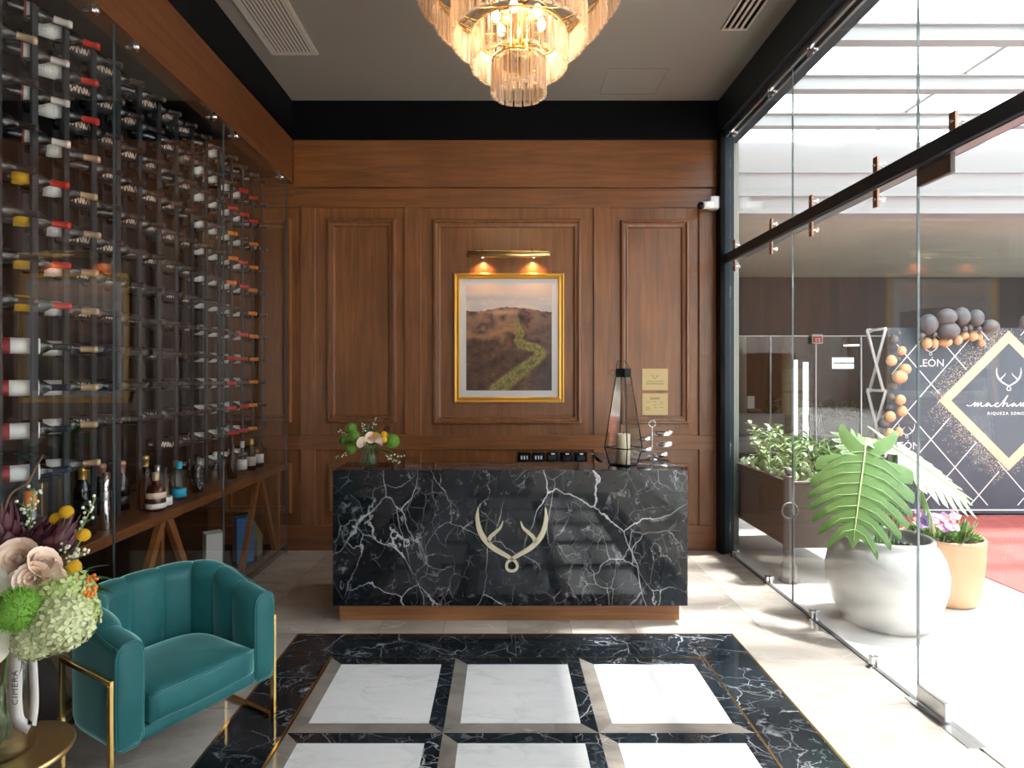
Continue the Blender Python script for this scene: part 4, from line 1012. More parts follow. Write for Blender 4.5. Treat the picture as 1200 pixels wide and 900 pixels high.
# seat cushion following the inside of the tub
inn = [PT[i]-nrm_at(i)*.064 for i in range(0, NP, 3)]
inn = [Vector((-.236, -.022, 0))]+[q for q in inn if q.y > .01]+[Vector((.236, -.022, 0))]
ctr = Vector((0, .2, 0))
def cushion(lays, crown):
    mb = MB(); m_ = len(inn); vs = []
    # densify the front edge
    front = [Vector((.236-.472*q/10, -.022-.012*sin(pi*q/10), 0)) for q in range(1, 10)]
    ol = inn+front; m_ = len(ol)
    for z, s_ in lays: vs += [ctr+(q-ctr)*s_+Vector((0, 0, z)) for q in ol]
    fs = [(a*m_+j, a*m_+(j+1) % m_, (a+1)*m_+(j+1) % m_, (a+1)*m_+j) for a in range(len(lays)-1) for j in range(m_)]
    vs.append(ctr+Vector((0, 0, crown))); c_ = len(vs)-1; top = (len(lays)-1)*m_
    fs += [(top+j, top+(j+1) % m_, c_) for j in range(m_)]; fs.append(list(range(m_))[::-1])
    return mb.add(vs, fs, True)
cushion([(.272, .95), (.278, .985), (.29, 1.0), (.365, 1.0), (.383, .985), (.392, .95), (.402, .80), (.410, .55)], .414).build('seat_cushion', M['velvet'], chair)
MB().tube([ctr+(q-ctr)*.992+Vector((0, 0, .384)) for q in inn[-1:]+[Vector((.236-.472*q/10, -.022-.012*sin(pi*q/10), 0)) for q in range(1, 10)]+inn[:1]], .0045, 6).build('cushion_piping', M['velvet'], chair)
MB().rbox(-.252, .252, -.008, .40, .215, .266, .01, 2).build('seat_rail', M['velvet'], chair)
for sx in (-1, 1):
    x = sx*.364; fm = MB()
    fm.rbox(x-.008, x+.008, -.004, .40, .478, .50, .002, 1, False); fm.rbox(x-.008, x+.008, -.004, .020, .0, .478, .002, 1, False)
    fm.rbox(x-.008, x+.008, .376, .40, .0, .478, .002, 1, False); fm.rbox(x-.012, x+.012, .0205, .3755, .0, .018, .002, 1, False)
    fm.build('metal_frame', M['brass'], chair)

# ================================================================== SIDE TABLE, VASE, BOUQUET
TX, TY, TZ = -1.516, 1.816, .50
t = thing('side_table', 'round brass side table under the big flower vase', 'table', (TX, TY, 0))
MB().lathe([(0, TZ-.022), (.160, TZ-.022), (.168, TZ-.016), (.170, TZ-.010), (.168, TZ-.003), (.160, TZ), (0, TZ)], 64).build('tabletop', M['brass_sat'], t)
MB().lathe([(.016, .02), (.016, TZ-.022)], 16).build('stem', M['brass_sat'], t)
MB().lathe([(0, 0), (.13, 0), (.13, .012), (.02, .02), (0, .02)], 40).build('base', M['brass_sat'], t)
VX, VY = -1.545, 1.816; VR = .092; VH = .33
v = thing('vase', 'clear glass cylinder vase on the brass side table', 'vase', (VX, VY, TZ+.001))
MB().lathe([(0, 0), (VR-.004, 0), (VR, .006), (VR, VH), (VR-.004, VH), (VR-.004, .016), (0, .014)], 40).build('glass_wall', M['clear'], v)
MB().lathe([(0, .016), (VR-.005, .016), (VR-.005, .22), (0, .22)], 40).build('water', GLASS('vase_water', (.90, .90, .86), 1.2), v)

bq = thing('flower_bouquet', 'large bouquet of roses, proteas, hydrangea and yellow balls in glass vase', 'bouquet', (VX, VY, TZ+VH))
BO = Vector((VX, VY, TZ+VH))
def bp(px, py, Y=VY): return at(px, py, Y)-BO
def rose_mesh():
    mb = MB()
    def petal(r, h, a, wd, lean, curl):
        vs = []; nu, nv = 5, 5
        for j in range(nv):
            q = j/(nv-1)
            for i in range(nu):
                p = (i/(nu-1)-.5)*2; aa = a+p*wd*(.55+.45*q)
                rr = r*(.35+.65*sin(q*pi/2))+lean*q*q+(curl if j == nv-1 else 0); zz = h*q*(1-.16*p*p*q)-.3*abs(curl)*(j == nv-1)
                vs.append((rr*cos(aa), rr*sin(aa), zz-.45*h))
        return mb.add(vs, [(j*nu+i, j*nu+i+1, (j+1)*nu+i+1, (j+1)*nu+i) for j in range(nv-1) for i in range(nu-1)], True)
    for L_, (n_, r, h, wd, lean, curl) in enumerate(((3, .22, 1.0, 1.2, .02, -.05), (4, .38, 1.02, 1.0, .05, .02), (5, .56, 1.0, .85, .14, .08), (6, .72, .92, .75, .25, .14))):
        for i in range(n_): petal(r, h, 2*pi*i/n_+L_*.7, wd, lean, curl)
    return mb
rose0 = rose_mesh().build('rose', M['peach'], bq, fix=False); rose0.location = bp(22, 655, 1.72); rose0.scale = (.052,)*3
rose0.rotation_euler = (radians(60), 0, radians(15))
def put(o, px, py, Y, s_, rot=(0, 0, 0), parent=None, base=None):
    return share(o, parent or bq, at(px, py, Y)-(base if base is not None else BO), rot, s_)
put(rose0, 47, 663, 1.69, .046, (radians(55), radians(20), 1.2)); put(rose0, 65, 672, 1.68, .040, (radians(60), radians(30), 2.0)); put(rose0, 40, 678, 1.66, .042, (radians(70), radians(-10), .4))
def bud_mesh():
    mb = MB()
    for L_ in range(4):
        n_ = 6
        for i in range(n_):
            a = 2*pi*i/n_+L_*.52; r = .20+.07*L_; h = 1.45-.28*L_; vs = []
            for j in range(5):
                q = j/4
                for k_ in (-1, 0, 1):
                    wd = .42*sin(pi*min(1, q*.85+.12)); aa = a+k_*wd
                    rr = r*(.6+.9*sin(q*pi*.78))*(1 if k_ == 0 else .93); vs.append((rr*cos(aa), rr*sin(aa), q*h))
            mb.add(vs, [(j*3+k_, j*3+k_+1, (j+1)*3+k_+1, (j+1)*3+k_) for j in range(4) for k_ in range(2)], True)
    mb.ball((0, 0, .25), .3, 10, 6, (1, 1, 1.3)); return mb
pro0 = bud_mesh().build('protea', M['burgundy'], bq, fix=False); pro0.location = bp(38, 645, 1.80); pro0.scale = (.085,)*3; pro0.rotation_euler = (radians(5), radians(38), 0)
put(pro0, 62, 648, 1.78, .085, (radians(8), radians(24), 1)); put(pro0, 3, 640, 1.80, .10, (radians(4), radians(-8), 2)); put(pro0, 28, 640, 1.88, .075, (radians(-10), radians(35), .5))
def hydrangea(n, seed, big=.2):
    rnd = random.Random(seed); mb = MB(); ga = pi*(3-sqrt(5))
    for i in range(n):
        z = 1-2*(i+.5)/n; r = sqrt(1-z*z); a = ga*i; d = Vector((r*cos(a), r*sin(a), z)); rad = rnd.uniform(.86, 1.04)
        t1 = d.orthogonal().normalized(); t2 = d.cross(t1); ro = rnd.uniform(0, pi)
        for k_ in range(4):
            b_ = ro+pi/2*k_; u = t1*cos(b_)+t2*sin(b_); s2 = t1*-sin(b_)+t2*cos(b_)
            p = d*rad; mb.add([p, p+u*big*.55+s2*big*.36+d*.03, p+u*big+d*.05, p+u*big*.55-s2*big*.36+d*.03], [(0, 1, 2, 3)])
    mb.ball((0, 0, 0), .86, 14, 9); return mb
hy0 = hydrangea(110, 2, .27).build('hydrangea', M['lime'], bq, fix=False); hy0.location = bp(74, 698, 1.70); hy0.scale = (.076,)*3
hy1 = hydrangea(120, 5, .26).build('hydrangea', M['lime_pale'], bq, bp(76, 728, 1.66), fix=False); hy1.scale = (.080,)*3; put(hy1, 46, 745, 1.64, .062, (1.4, .3, 0)); put(hy0, 92, 716, 1.69, .055, (2, .3, 0))
def fuzz(n, seed):
    rnd = random.Random(seed); mb = MB(); ga = pi*(3-sqrt(5)); mb.ball((0, 0, 0), .86, 16, 10)
    for i in range(n):
        z = 1-2*(i+.5)/n; r = sqrt(1-z*z); a = ga*i; d = (Vector((r*cos(a), r*sin(a), z))+Vector((rnd.uniform(-.15, .15),)*3)).normalized()
        t1 = d.orthogonal().normalized()*.03; t2 = d.cross(t1).normalized()*.03; p = d*.82; tip = d*rnd.uniform(.98, 1.08)+t1*rnd.uniform(-1, 1)
        mb.add([p-t1, p+t1, p+t2, tip], [(0, 1, 3), (1, 2, 3), (2, 0, 3)])
    return mb
fz0 = fuzz(700, 4).build('moss_ball', M['moss'], bq, fix=False); fz0.location = bp(20, 714, 1.60); fz0.scale = (.062,)*3
cr_ = MB(); cr_.ball((0, 0, 0), 1, 16, 10)
for i in range(90):
    z = 1-2*(i+.5)/90; r = sqrt(1-z*z); a = 2.39996*i; cr_.ball((r*cos(a)*.97, r*sin(a)*.97, z*.97), .13, 5, 3)
cb0 = cr_.build('button_flower', M['craspedia'], bq); cb0.location = bp(78, 600, 1.80); cb0.scale = (.0185,)*3
BT = [(78, 600, 1.80), (66, 608, 1.81), (98, 627, 1.76), (87, 664, 1.70)]
for p_ in BT[1:]: put(cb0, *p_, .0175)
stm = MB()
for p_ in BT: stm.tube([bp(*p_), bp(45, 720, 1.80), Vector((0, 0, -.05))], .0022, 5)
rnd = random.Random(5)
bd_ = MB(); gr = MB()
def sprig(px0, py0, px1, py1, Y0, Y1, nbd, spread, stem_r=.0018):
    a = bp(px0, py0, Y0); b_ = bp(px1, py1, Y1); gr.tube([a, (a+b_)/2+Vector((.006, 0, .004)), b_], stem_r, 5)
    for i in range(nbd):
        q = .25+.78*i/nbd; p = a+(b_-a)*q+Vector((rnd.uniform(-1, 1), rnd.uniform(-1, 1), rnd.uniform(-.3, 1)))*spread
        gr.tube([a+(b_-a)*(q-.06), p], .0009, 4); bd_.ball(p, rnd.uniform(.0035, .006), 6, 4)
sprig(30, 640, 40, 572, 1.84, 1.84, 22, .016); sprig(50, 640, 26, 590, 1.9, 1.9, 14, .016); sprig(80, 650, 112, 583, 1.82, 1.80, 18, .016); sprig(80, 660, 98, 648, 1.75, 1.74, 18, .022); sprig(64, 650, 80, 640, 1.76, 1.75, 12, .02); sprig(20, 640, 18, 610, 1.86, 1.86, 10, .014)
tag(bd_.build('white_buds', M['bud'], bq), kind='stuff'); gr.build('sprig_stems', M['stalk'], bq)
be = MB(); bg_ = MB()
for i in range(46):
    p = bp(105+rnd.gauss(0, 4.5), 688+rnd.gauss(0, 12), 1.70)+Vector((0, rnd.uniform(-.02, .02), 0)); be.ball(p, rnd.uniform(.004, .0065), 7, 5); bg_.tube([bp(92, 712, 1.76), p], .0011, 4)
tag(be.build('orange_berries', M['berry'], bq), kind='stuff'); bg_.build('berry_stems', M['stalk'], bq)
tw = MB(); tw.tube(smooth_path([bp(2, 612, 1.8), bp(12, 580, 1.8), bp(32, 566, 1.8), bp(42, 548, 1.8), bp(51, 533, 1.8)], 5), lerp_list([.004, .0035, .003, .0025, .0018], 21), 6); tw.build('bent_twig', M['twig'], bq)
def lily(px, py, Y, s_, rot):
    mb = MB()
    for i in range(6):
        a = 2*pi*i/6; vs = []
        for j in range(7):
            q = j/6; wd = .26*sin(pi*(q*.9+.08)); r = q*1.0; z = .55*q-.6*q**3
            for k_ in (-1, 0, 1):
                sx_ = k_*wd; vs.append((r*cos(a)-sx_*sin(a), r*sin(a)+sx_*cos(a), z+.08*abs(k_)))
        mb.add(vs, [(j*3+k_, j*3+k_+1, (j+1)*3+k_+1, (j+1)*3+k_) for j in range(6) for k_ in range(2)], True)
    o = mb.build('lily', M['ivory'], bq, bp(px, py, Y), fix=False); o.scale = (s_,)*3; o.rotation_euler = rot
lily(8, 690, 1.68, .075, (radians(75), radians(10), .3)); lily(4, 748, 1.64, .07, (radians(80), radians(-10), 1.0))
def simple_leaf(mb, a, b_, wd, bend=.2, up=Vector((0, 0, 1))):
    a = Vector(a); b_ = Vector(b_); d = b_-a; s_ = d.cross(up); s_ = s_.normalized() if s_.length > 1e-6 else Vector((1, 0, 0)); n_ = s_.cross(d).normalized(); vs = []
    for j in range(6):
        q = j/5; w2 = wd*sin(pi*(q*.92+.05)); c_ = a+d*q+n_*bend*d.length*sin(pi*q)
        vs += [c_-s_*w2+n_*w2*.25, c_, c_+s_*w2+n_*w2*.25]
    mb.add(vs, [(j*3+k_, j*3+k_+1, (j+1)*3+k_+1, (j+1)*3+k_) for j in range(5) for k_ in range(2)], True)
gl_ = MB()
for i in range(46):
    a = rnd.uniform(0, 2*pi); el = rnd.uniform(-.5, .9); r = rnd.uniform(.09, .2); c_ = Vector((.12+.03*cos(a), .02, .12))
    d = Vector((cos(a)*cos(el), sin(a)*cos(el)*.7, sin(el)))
    simple_leaf(gl_, c_+d*.06, c_+d*r, rnd.uniform(.012, .02))
gl_.build('greenery', M['leaf_dark'], bq, fix=False)
simple_leaf_mb = MB(); simple_leaf(simple_leaf_mb, bp(4, 755, 1.66), bp(22, 792, 1.68), .016); simple_leaf_mb.build('leaf', M['leaf_dark'], bq, fix=False)
for i in range(16):
    a = rnd.uniform(0, 2*pi); r0 = .05*rnd.random(); stm.tube([(r0*cos(a), r0*sin(a), -VH+.03), (.06*cos(a+.5), .06*sin(a+.5), -.02), (.1*cos(a)+.06, .08*sin(a), .12)], .0035, 6)
stm.build('stems', M['stalk'], bq)
rst = MB()
for i in range(6):
    a = rnd.uniform(0, 2*pi); rst.tube([(.06*cos(a), .06*sin(a), -VH+.03), (.05*cos(a+1), .05*sin(a+1), -.02)], .004, 6)
rst.build('brown_stems', M['twig'], bq)
# satin ribbon with lettering
rb = thing('ribbon', 'white satin ribbon with printed lettering tied round the vase', 'ribbon', (VX, VY, TZ))
def rib3(pts, wd, nm):
    pts = smooth_path([Vector(p)-Vector((VX, VY, TZ)) for p in pts], 6); mb = MB(); vs = []
    for i, p in enumerate(pts):
        t_ = (pts[min(i+1, len(pts)-1)]-pts[max(i-1, 0)]).normalized(); s_ = t_.cross(Vector((0, -1, 0)).normalized()); s_ = s_.normalized() if s_.length > .01 else Vector((1, 0, 0))
        vs += [p-s_*wd/2, p+s_*wd/2, p+s_*wd/2+Vector((0, .0006, 0)), p-s_*wd/2+Vector((0, .0006, 0))]
    fs = []
    for i in range(len(pts)-1):
        for j in range(4): fs.append((i*4+j, i*4+(j+1) % 4, i*4+4+(j+1) % 4, i*4+4+j))
    mb.add(vs, fs, True); return mb.build(nm, M['ribbon'], rb)
YR = VY-VR-.012
rib3([at(18, 745, YR), at(18, 790, YR), at(18, 825, YR), at(22, 845, YR), at(35, 853, YR)], .040, 'long_tail')
rib3([at(37, 757, YR), at(39, 790, YR), at(40, 825, YR), at(37, 850, YR)], .026, 'short_tail')
rib3([at(44, 752, YR), at(52, 763, YR), at(62, 762, YR-.01), at(67, 752, YR-.02), at(60, 742, YR)], .016, 'bow_loop')
text('CIMERA', .025, rb, at(21.5, 826, YR)-Vector((VX, VY, TZ))+Vector((0, -.002, 0)), (pi/2, 0, 0), M['ink'], 'LEFT', ext=.0002, space=1.2).rotation_euler = (pi/2, -pi/2, 0)
MB().box(-.0008, .0008, -.0006, 0, -.013, .013).build('printed_dash', M['ink'], rb, at(17.5, 794, YR)-Vector((VX, VY, TZ))+Vector((0, -.0016, 0)))

# ------------------------------------------------------------------ small arrangement on the desk
SVX, SVY = xat(432.5, 4.11), 4.11
sv = thing('vase', 'small clear glass vase of stems on the desk', 'vase', (SVX, SVY, DZ1+.001))
MB().lathe([(0, 0), (.058, 0), (.061, .005), (.061, .13), (.058, .13), (.058, .012), (0, .010)], 32).build('glass_wall', M['clear'], sv)
SB = Vector((SVX, SVY, DZ1+.13))
sb = thing('flower_bouquet', 'small mixed bouquet with green balls and cream roses on desk', 'bouquet', SB)
for (px, py, Y, s_) in ((412, 502, 4.08, .042), (416, 512, 4.03, .045), (411, 526, 4.03, .038), (460, 517, 4.06, .052), (403, 516, 4.12, .038)):
    put(fz0, px, py, Y, s_, (px, py, 0), sb, SB)
for (px, py, Y, s_) in ((425, 519, 3.99, .036), (434, 513, 3.98, .036), (442, 516, 3.97, .042)):
    o = put(rose0, px, py, Y, s_, (radians(75), 0, px), sb, SB)
for (px, py, Y) in ((450, 509, 3.99), (450, 515, 3.98), (440, 510, 3.99)): put(cb0, px, py, Y, .020, (0, 0, 0), sb, SB)
put(pro0, 452, 506, 4.1, .04, (.2, .5, 0), sb, SB)
o = lilm = None
rnd = random.Random(9); gg = MB(); tb = MB(); bb2 = MB()
for i in range(80):
    a = rnd.uniform(0, 2*pi); el = rnd.uniform(-.1, 1.1); r = rnd.uniform(.08, .21)
    d = Vector((cos(a)*cos(el)*1.15, sin(a)*cos(el)*.6, sin(el)*.72)); simple_leaf(gg, d*.05+Vector((0, 0, .02)), d*r+Vector((0, 0, .02)), rnd.uniform(.009, .016))
gg.build('greenery', M['leaf_dark'], sb, fix=False)
for i in range(16):
    a = rnd.uniform(0, 2*pi); r = .05*sqrt(rnd.random()); tb.tube([(r*cos(a), r*sin(a), -.115), (r*.8*cos(a+.8), r*.8*sin(a+.8), 0), (.1*cos(a), .06*sin(a), .08)], .003, 5)
for (px, py) in ((440, 492), (395, 536), (472, 536), (398, 505), (425, 497), (468, 543), (462, 541)):
    e = at(px, py, 4.06)-SB; tb.tube([(0, 0, 0), e*.6+Vector((0, 0, .02)), e], .0018, 5)
    for q in range(6): bb2.ball(e*(.7+.06*q)+Vector((rnd.uniform(-.012, .012), rnd.uniform(-.01, .01), rnd.uniform(-.008, .012))), .006, 6, 4)
tb.build('stems', M['stalk'], sb); tag(bb2.build('white_buds', M['bud'], sb), kind='stuff')

# ================================================================== OUTSIDE
pm_ = MB(); pm_.box(XR+.022, 18, -14, 13, -.15, -.004); 
pave = pm_.build('pavement', M['pavement'])
tag(pave, 'pale sunlit stone paving outside the glass front', 'paving', kind='structure')
rc = MB().rbox(3.94, 7.6, 2.2, 6.98, -.004, .006, .003, 1, False).build('red_carpet', M['red_carpet'])
tag(rc, 'red event carpet laid on the pale paving before the backdrop', 'carpet')
# upper white facade, soffit, beams
fac = struct('facade', 'white upper wall and beige soffit across the walkway', 'facade')
FY = 6.66
MB().box(2.3, 18, FY, FY+.2, 3.47, 4.27).build('fascia_panel', M['beam_white'], fac)
MB().box(2.3, 18, FY-.04, FY, 3.655, 3.70).build('ledge_strip', M['beam_white'], fac)
MB().box(2.3, 18, FY-.02, FY, 3.92, 3.935).build('ledge_strip', M['beam_white'], fac)
MB().box(2.2, 18, FY+.2, 11.2, 3.47, 3.62).build('soffit_slab', M['plaster'], fac)
MB().box(1.9, 2.3, YB+.2, 11.2, -.1, 4.27).build('side_wall', M['plaster'], fac)
MB().box(2.3, 18, -9.2, -9, -.1, 4.27).build('unseen_opposite_wall', PR('unseen_opposite_wall', (.42, .41, .39), .7, var=(.6, .3)), fac)  # unseen; added to tone the shop glass reflection and the sheen on the panelling
MB().box(18.05, 18.3, -9.2, 7, -.1, 4.27).build('unseen_end_facade', PR('unseen_end_facade', (.20, .19, .18), .7), fac)  # unseen; added with the opposite wall to cut bright reflections in the shop glass
roof = struct('roof', 'white steel skylight beams spanning the walkway', 'roof')
bm0 = None
for k in range(17):
    y = 6.24-.79*k
    if bm0 is None:
        mb = MB(); mb.box(2.28, 17.5, -.03, .03, 0, .11); mb.box(2.28, 17.5, -.06, .06, .11, .125); mb.box(2.28, 17.5, -.05, .05, -.012, 0)
        bm0 = mb.build('beam', M['beam_white'], roof, (0, y, 4.27))
    else: share(bm0, roof, (0, y, 4.27))
gb = None
for x in (4.2, 6.6, 9.0, 11.4, 13.8, 16.2):
    if gb is None: gb = MB().box(-.02, .02, -6.6, 6.66, 4.40, 4.44).build('glazing_bar', M['beam_white'], roof, (x, 0, 0))
    else: share(gb, roof, (x, 0, 0))
MB().box(2.28, 17.5, -6.6, 6.7, 4.445, 4.455).build('skylight_pane', GLASS('skylight_glass', (.97, .98, .98), 1.2), roof)

# glazed shop front across the walkway
SY = 11.0
shop = struct('storefront', 'dark glazed shop front below the beige soffit', 'storefront')
MB().box(2.3, 18, SY-.02, SY+.15, 2.39, 3.47).build('fascia_board', M['fascia'], shop)
edges = [2.6]+[xat(p, SY) for p in (903, 956, 1009, 1062, 1115, 1168)]+[10.2, 11.2, 12.2, 13.2, 14.2, 15.2, 16.2, 17.2, 18]
gm = None
for a, b2 in zip(edges, edges[1:]):
    MB().box(a+.012, b2-.012, SY, SY+.012, .02, 2.385).build('glass_panel', M['glass'], shop)
for e in edges: MB().box(e-.010, e+.010, SY-.012, SY+.024, .0, 2.39).build('mullion', M['alu'], shop)
MB().box(2.3, 18, SY-.015, SY+.03, 2.375, 2.39).build('head_rail', M['alu'], shop)
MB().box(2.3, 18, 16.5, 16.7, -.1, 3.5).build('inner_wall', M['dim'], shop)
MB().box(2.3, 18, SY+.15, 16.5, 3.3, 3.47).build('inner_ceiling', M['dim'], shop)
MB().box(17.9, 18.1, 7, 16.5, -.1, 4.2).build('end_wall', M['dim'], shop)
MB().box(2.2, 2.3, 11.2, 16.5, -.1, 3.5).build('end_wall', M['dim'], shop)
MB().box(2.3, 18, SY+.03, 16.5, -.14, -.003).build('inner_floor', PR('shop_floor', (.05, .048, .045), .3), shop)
for px in (923, 868): 
    x = xat(px, 13); MB().lathe([(.12, 0), (.12, 3.3)], 20, (x, 13, 0)).build('column', M['beige_col'], shop)
MB().box(xat(935, 13.2)-.06, xat(935, 13.2)+.0, 13.2, 13.3, .3, 2.0).build('tube_light', EM('tube_light', (.95, 1, .9), .55), shop); MB().box(xat(946, 13.2)-.05, xat(946, 13.2)+.03, 13.2, 13.3, .2, 1.95).build('tube_light', EM('tube_light', (.95, 1, .9), .5), shop)
wf = MB().box(xat(977, 16.4), xat(1001, 16.4), 16.42, 16.48, at(0, 432, 16.4).z, at(0, 419, 16.4).z).build('far_window', M['winpane'], shop)
MB().box(xat(977, 16.4), xat(1001, 16.4), 16.40, 16.42, at(0, 426.5, 16.4).z, at(0, 425, 16.4).z).build('far_window_bar', M['black'], wf)
MB().lathe([(0, -.03), (.16, -.03), (.17, 0)], 20, at(998, 404, 14.0)).build('ceiling_lamp', EM('shop_lamp', (1, .98, .94), 1.0), shop)
# planter hedge inside
hx0_, hx1_ = xat(893, 13.7), xat(1012, 13.7)
o = thing('planting_trough', 'long dark trough of bushy plants inside the shop front', 'planter', ((hx0_+hx1_)/2, 13.7, 0)); hw_ = (hx1_-hx0_)/2
MB().box(-hw_, hw_, -.2, .2, 0, .62).build('trough', M['black_plastic'], o)
mb = MB(); r2 = random.Random(2)
for q in range(420):
    c_ = Vector((r2.uniform(-hw_+.1, hw_-.1), r2.uniform(-.1, .1), .66+r2.uniform(0, .3))); a = r2.uniform(0, 2*pi); el = r2.uniform(-.3, 1.2); d = Vector((cos(a)*cos(el), sin(a)*cos(el)*.6, sin(el)*.9))
    simple_leaf(mb, c_, c_+d*r2.uniform(.15, .3), .045)
tag(mb.build('foliage', M['leaf_dark'], o, fix=False), kind='stuff')
# sofa, tables, chair in the shop
o = thing('bench_sofa', 'long grey upholstered bench behind the shop glass', 'sofa', (4.7, 12.0, 0))
MB().rbox(-1.0, 1.15, -.3, .3, .12, .45, .03, 2).build('seat', M['grey_uphol'], o); MB().rbox(-1.0, 1.15, .3, .42, .12, .86, .03, 2).build('backrest', M['grey_uphol'], o); MB().box(-.95, 1.1, -.25, .35, 0, .12).build('base', M['black'], o)
o = thing('dining_table', 'small wooden table beyond the bench in the shop', 'table', (xat(870, 13.4), 13.6, 0))
MB().rbox(-.5, .35, -.35, .35, .86, .9, .004, 1, False).build('tabletop', M['oak'], o); MB().box(-.06, .06, -.06, .06, 0, .86).build('pedestal', M['black'], o)
o = thing('menu_box', 'white box standing on the wooden table in the shop', 'box', (xat(880, 13.4)+.02, 13.5, .90)); MB().rbox(-.08, .08, -.06, .06, 0, .28, .003, 1, False).build('box_body', M['white_plastic'], o)
o = thing('slat_chair', 'pale striped slat back chair behind the shop glass', 'chair', (xat(968, 11.7), 11.75, 0), .25)
for i in range(7): MB().tube([(-.17+.055*i, -.2, .45), (-.17+.05*i, .16-.0, .47), (-.16+.053*i, .24, .62), (-.15+.05*i, .27, .86)], .009, 6).build('slat', M['white_plastic'], o)
for sx in (-1, 1):
    for sy in (-1, 1): MB().tube([(sx*.17, sy*.18, .45), (sx*.19, sy*.22, 0)], .014, 8).build('leg', M['white_plastic'], o)
# exit sign hanging at the glass
o = thing('exit_sign', 'small red and white exit sign at the top of the shop glass', 'sign', (xat(957, SY-.04), SY-.06, at(0, 397.5, SY).z))
MB().rbox(-.1, .1, -.008, .008, -.085, .085, .003, 1, False).build('plate', M['white_plastic'], o); MB().box(-.082, .082, -.0095, -.008, -.066, .045).build('red_field', M['exit_red'], o)
mb = MB(); mb.box(-.035, -.012, -.0105, -.0095, -.05, -.012); mb.box(.02, .05, -.0105, -.0095, -.05, -.015); mb.box(-.05, .06, -.0105, -.0095, .0, .014); mb.build('pictogram', M['white_print'], o)

# ------------------------------------------------------------------ press backdrop with printed pattern
PYB = 7.0; bk = thing('press_backdrop', 'slate pop-up backdrop printed with white lattice and gold diamond', 'backdrop', (0, PYB, 0))
BX0_, BX1_ = xat(1040, PYB), xat(1324, PYB); BZ1 = at(0, 384, PYB).z
MB().box(BX0_, BX1_, 0, .02, .02, BZ1).build('panel', M['banner'], bk)
MB().box(BX0_, BX1_, -.004, 0, .055, .07).build('hem_line', M['white_print'], bk)
S7 = PYB/F
def bx(px): return (px-CX)*S7
def bz(py): return EH-(py-CY)*S7
DCX, DCZ, DR = bx(1182), bz(469.5), 82*S7
def Pd(u, v_, d): return (u, -d, v_)
def clipline(a, b_):
    """pieces of the line a-b outside the diamond and inside the panel"""
    out_ = []; n_ = 80; cur = None
    for i in range(n_+1):
        q = i/n_; p = (a[0]+(b_[0]-a[0])*q, a[1]+(b_[1]-a[1])*q)
        ok = BX0_+.01 < p[0] < BX1_-.01 and .08 < p[1] < BZ1-.02 and abs(p[0]-DCX)+abs(p[1]-DCZ) > DR+.02
        if ok: cur = (cur[0], p) if cur else (p, p)
        elif cur: out_.append(cur); cur = None
    if cur: out_.append(cur)
    return [c_ for c_ in out_ if math.hypot(c_[0][0]-c_[1][0], c_[0][1]-c_[1][1]) > .03]
for k in range(-9, 12):
    for sg in (1, -1):
        x0 = bx(1091)+k*56*S7; z0 = bz(450); ext = 7
        for a, b_ in clipline((x0-ext*28*S7, z0-sg*ext*32.5*S7), (x0+ext*28*S7, z0+sg*ext*32.5*S7)):
            MB().ribbon([a, b_], .011, .0015, Pd).build('lattice_line', M['white_print'], bk)
ri = DR-14.5*S7
mb = MB(); o4 = [(DCX, DCZ+DR), (DCX+DR, DCZ), (DCX, DCZ-DR), (DCX-DR, DCZ)]; i4 = [(DCX, DCZ+ri), (DCX+ri, DCZ), (DCX, DCZ-ri), (DCX-ri, DCZ)]
mb.add([(x, -.003, z) for x, z in o4+i4]+[(x, 0, z) for x, z in o4+i4], [(k, (k+1) % 4, 4+(k+1) % 4, 4+k) for k in range(4)]+[(k, 8+k, 8+(k+1) % 4, (k+1) % 4) for k in range(4)]+[(4+k, 4+(k+1) % 4, 12+(k+1) % 4, 12+k) for k in range(4)])
mb.build('gold_diamond', M['gold_print'], bk)
MB().add([(x, -.001, z) for x, z in i4], [(0, 1, 2, 3)]).build('diamond_field', M['banner_in'], bk)
gd = MB(); r2 = random.Random(11)
for i in range(2200):
    e = r2.choice((0, 1, 2, 3)) if r2.random() < .3 else r2.choice((2, 3)); q = r2.random(); a = o4[e]; b_ = o4[(e+1) % 4]
    off = abs(r2.gauss(0, .095))*(1.2 if e in (2, 3) else .6); nx_, nz_ = ((1, 1), (1, -1), (-1, -1), (-1, 1))[e]
    x = a[0]+(b_[0]-a[0])*q+nx_*off*.707; z = a[1]+(b_[1]-a[1])*q+nz_*off*.707; s_ = r2.uniform(.002, .0055)
    if BX0_ < x < BX1_ and .1 < z < BZ1: gd.add([(x-s_, -.002, z), (x, -.002, z-s_), (x+s_, -.002, z), (x, -.002, z+s_)], [(0, 1, 2, 3)])
tag(gd.build('glitter_specks', [PR('glitter_fleck', (.85, .68, .55), .4)], bk, fix=False), kind='stuff')
mb = MB(); antler(mb, DCX, bz(452.5), -.002, .00044, .85, .001); mb.build('antler_logo', M['white_print'], bk)
for (px, py) in ((1090.5, 414), (1062.5, 511)):
    mb = MB(); antler(mb, bx(px), bz(py-1), -.002, .00028, .8, .001); mb.build('antler_logo', M['white_print'], bk)
    text('LEÓN', .125, bk, (bx(px), -.003, bz(py+15.5)), (pi/2, 0, 0), M['white_print'], ext=.0005)
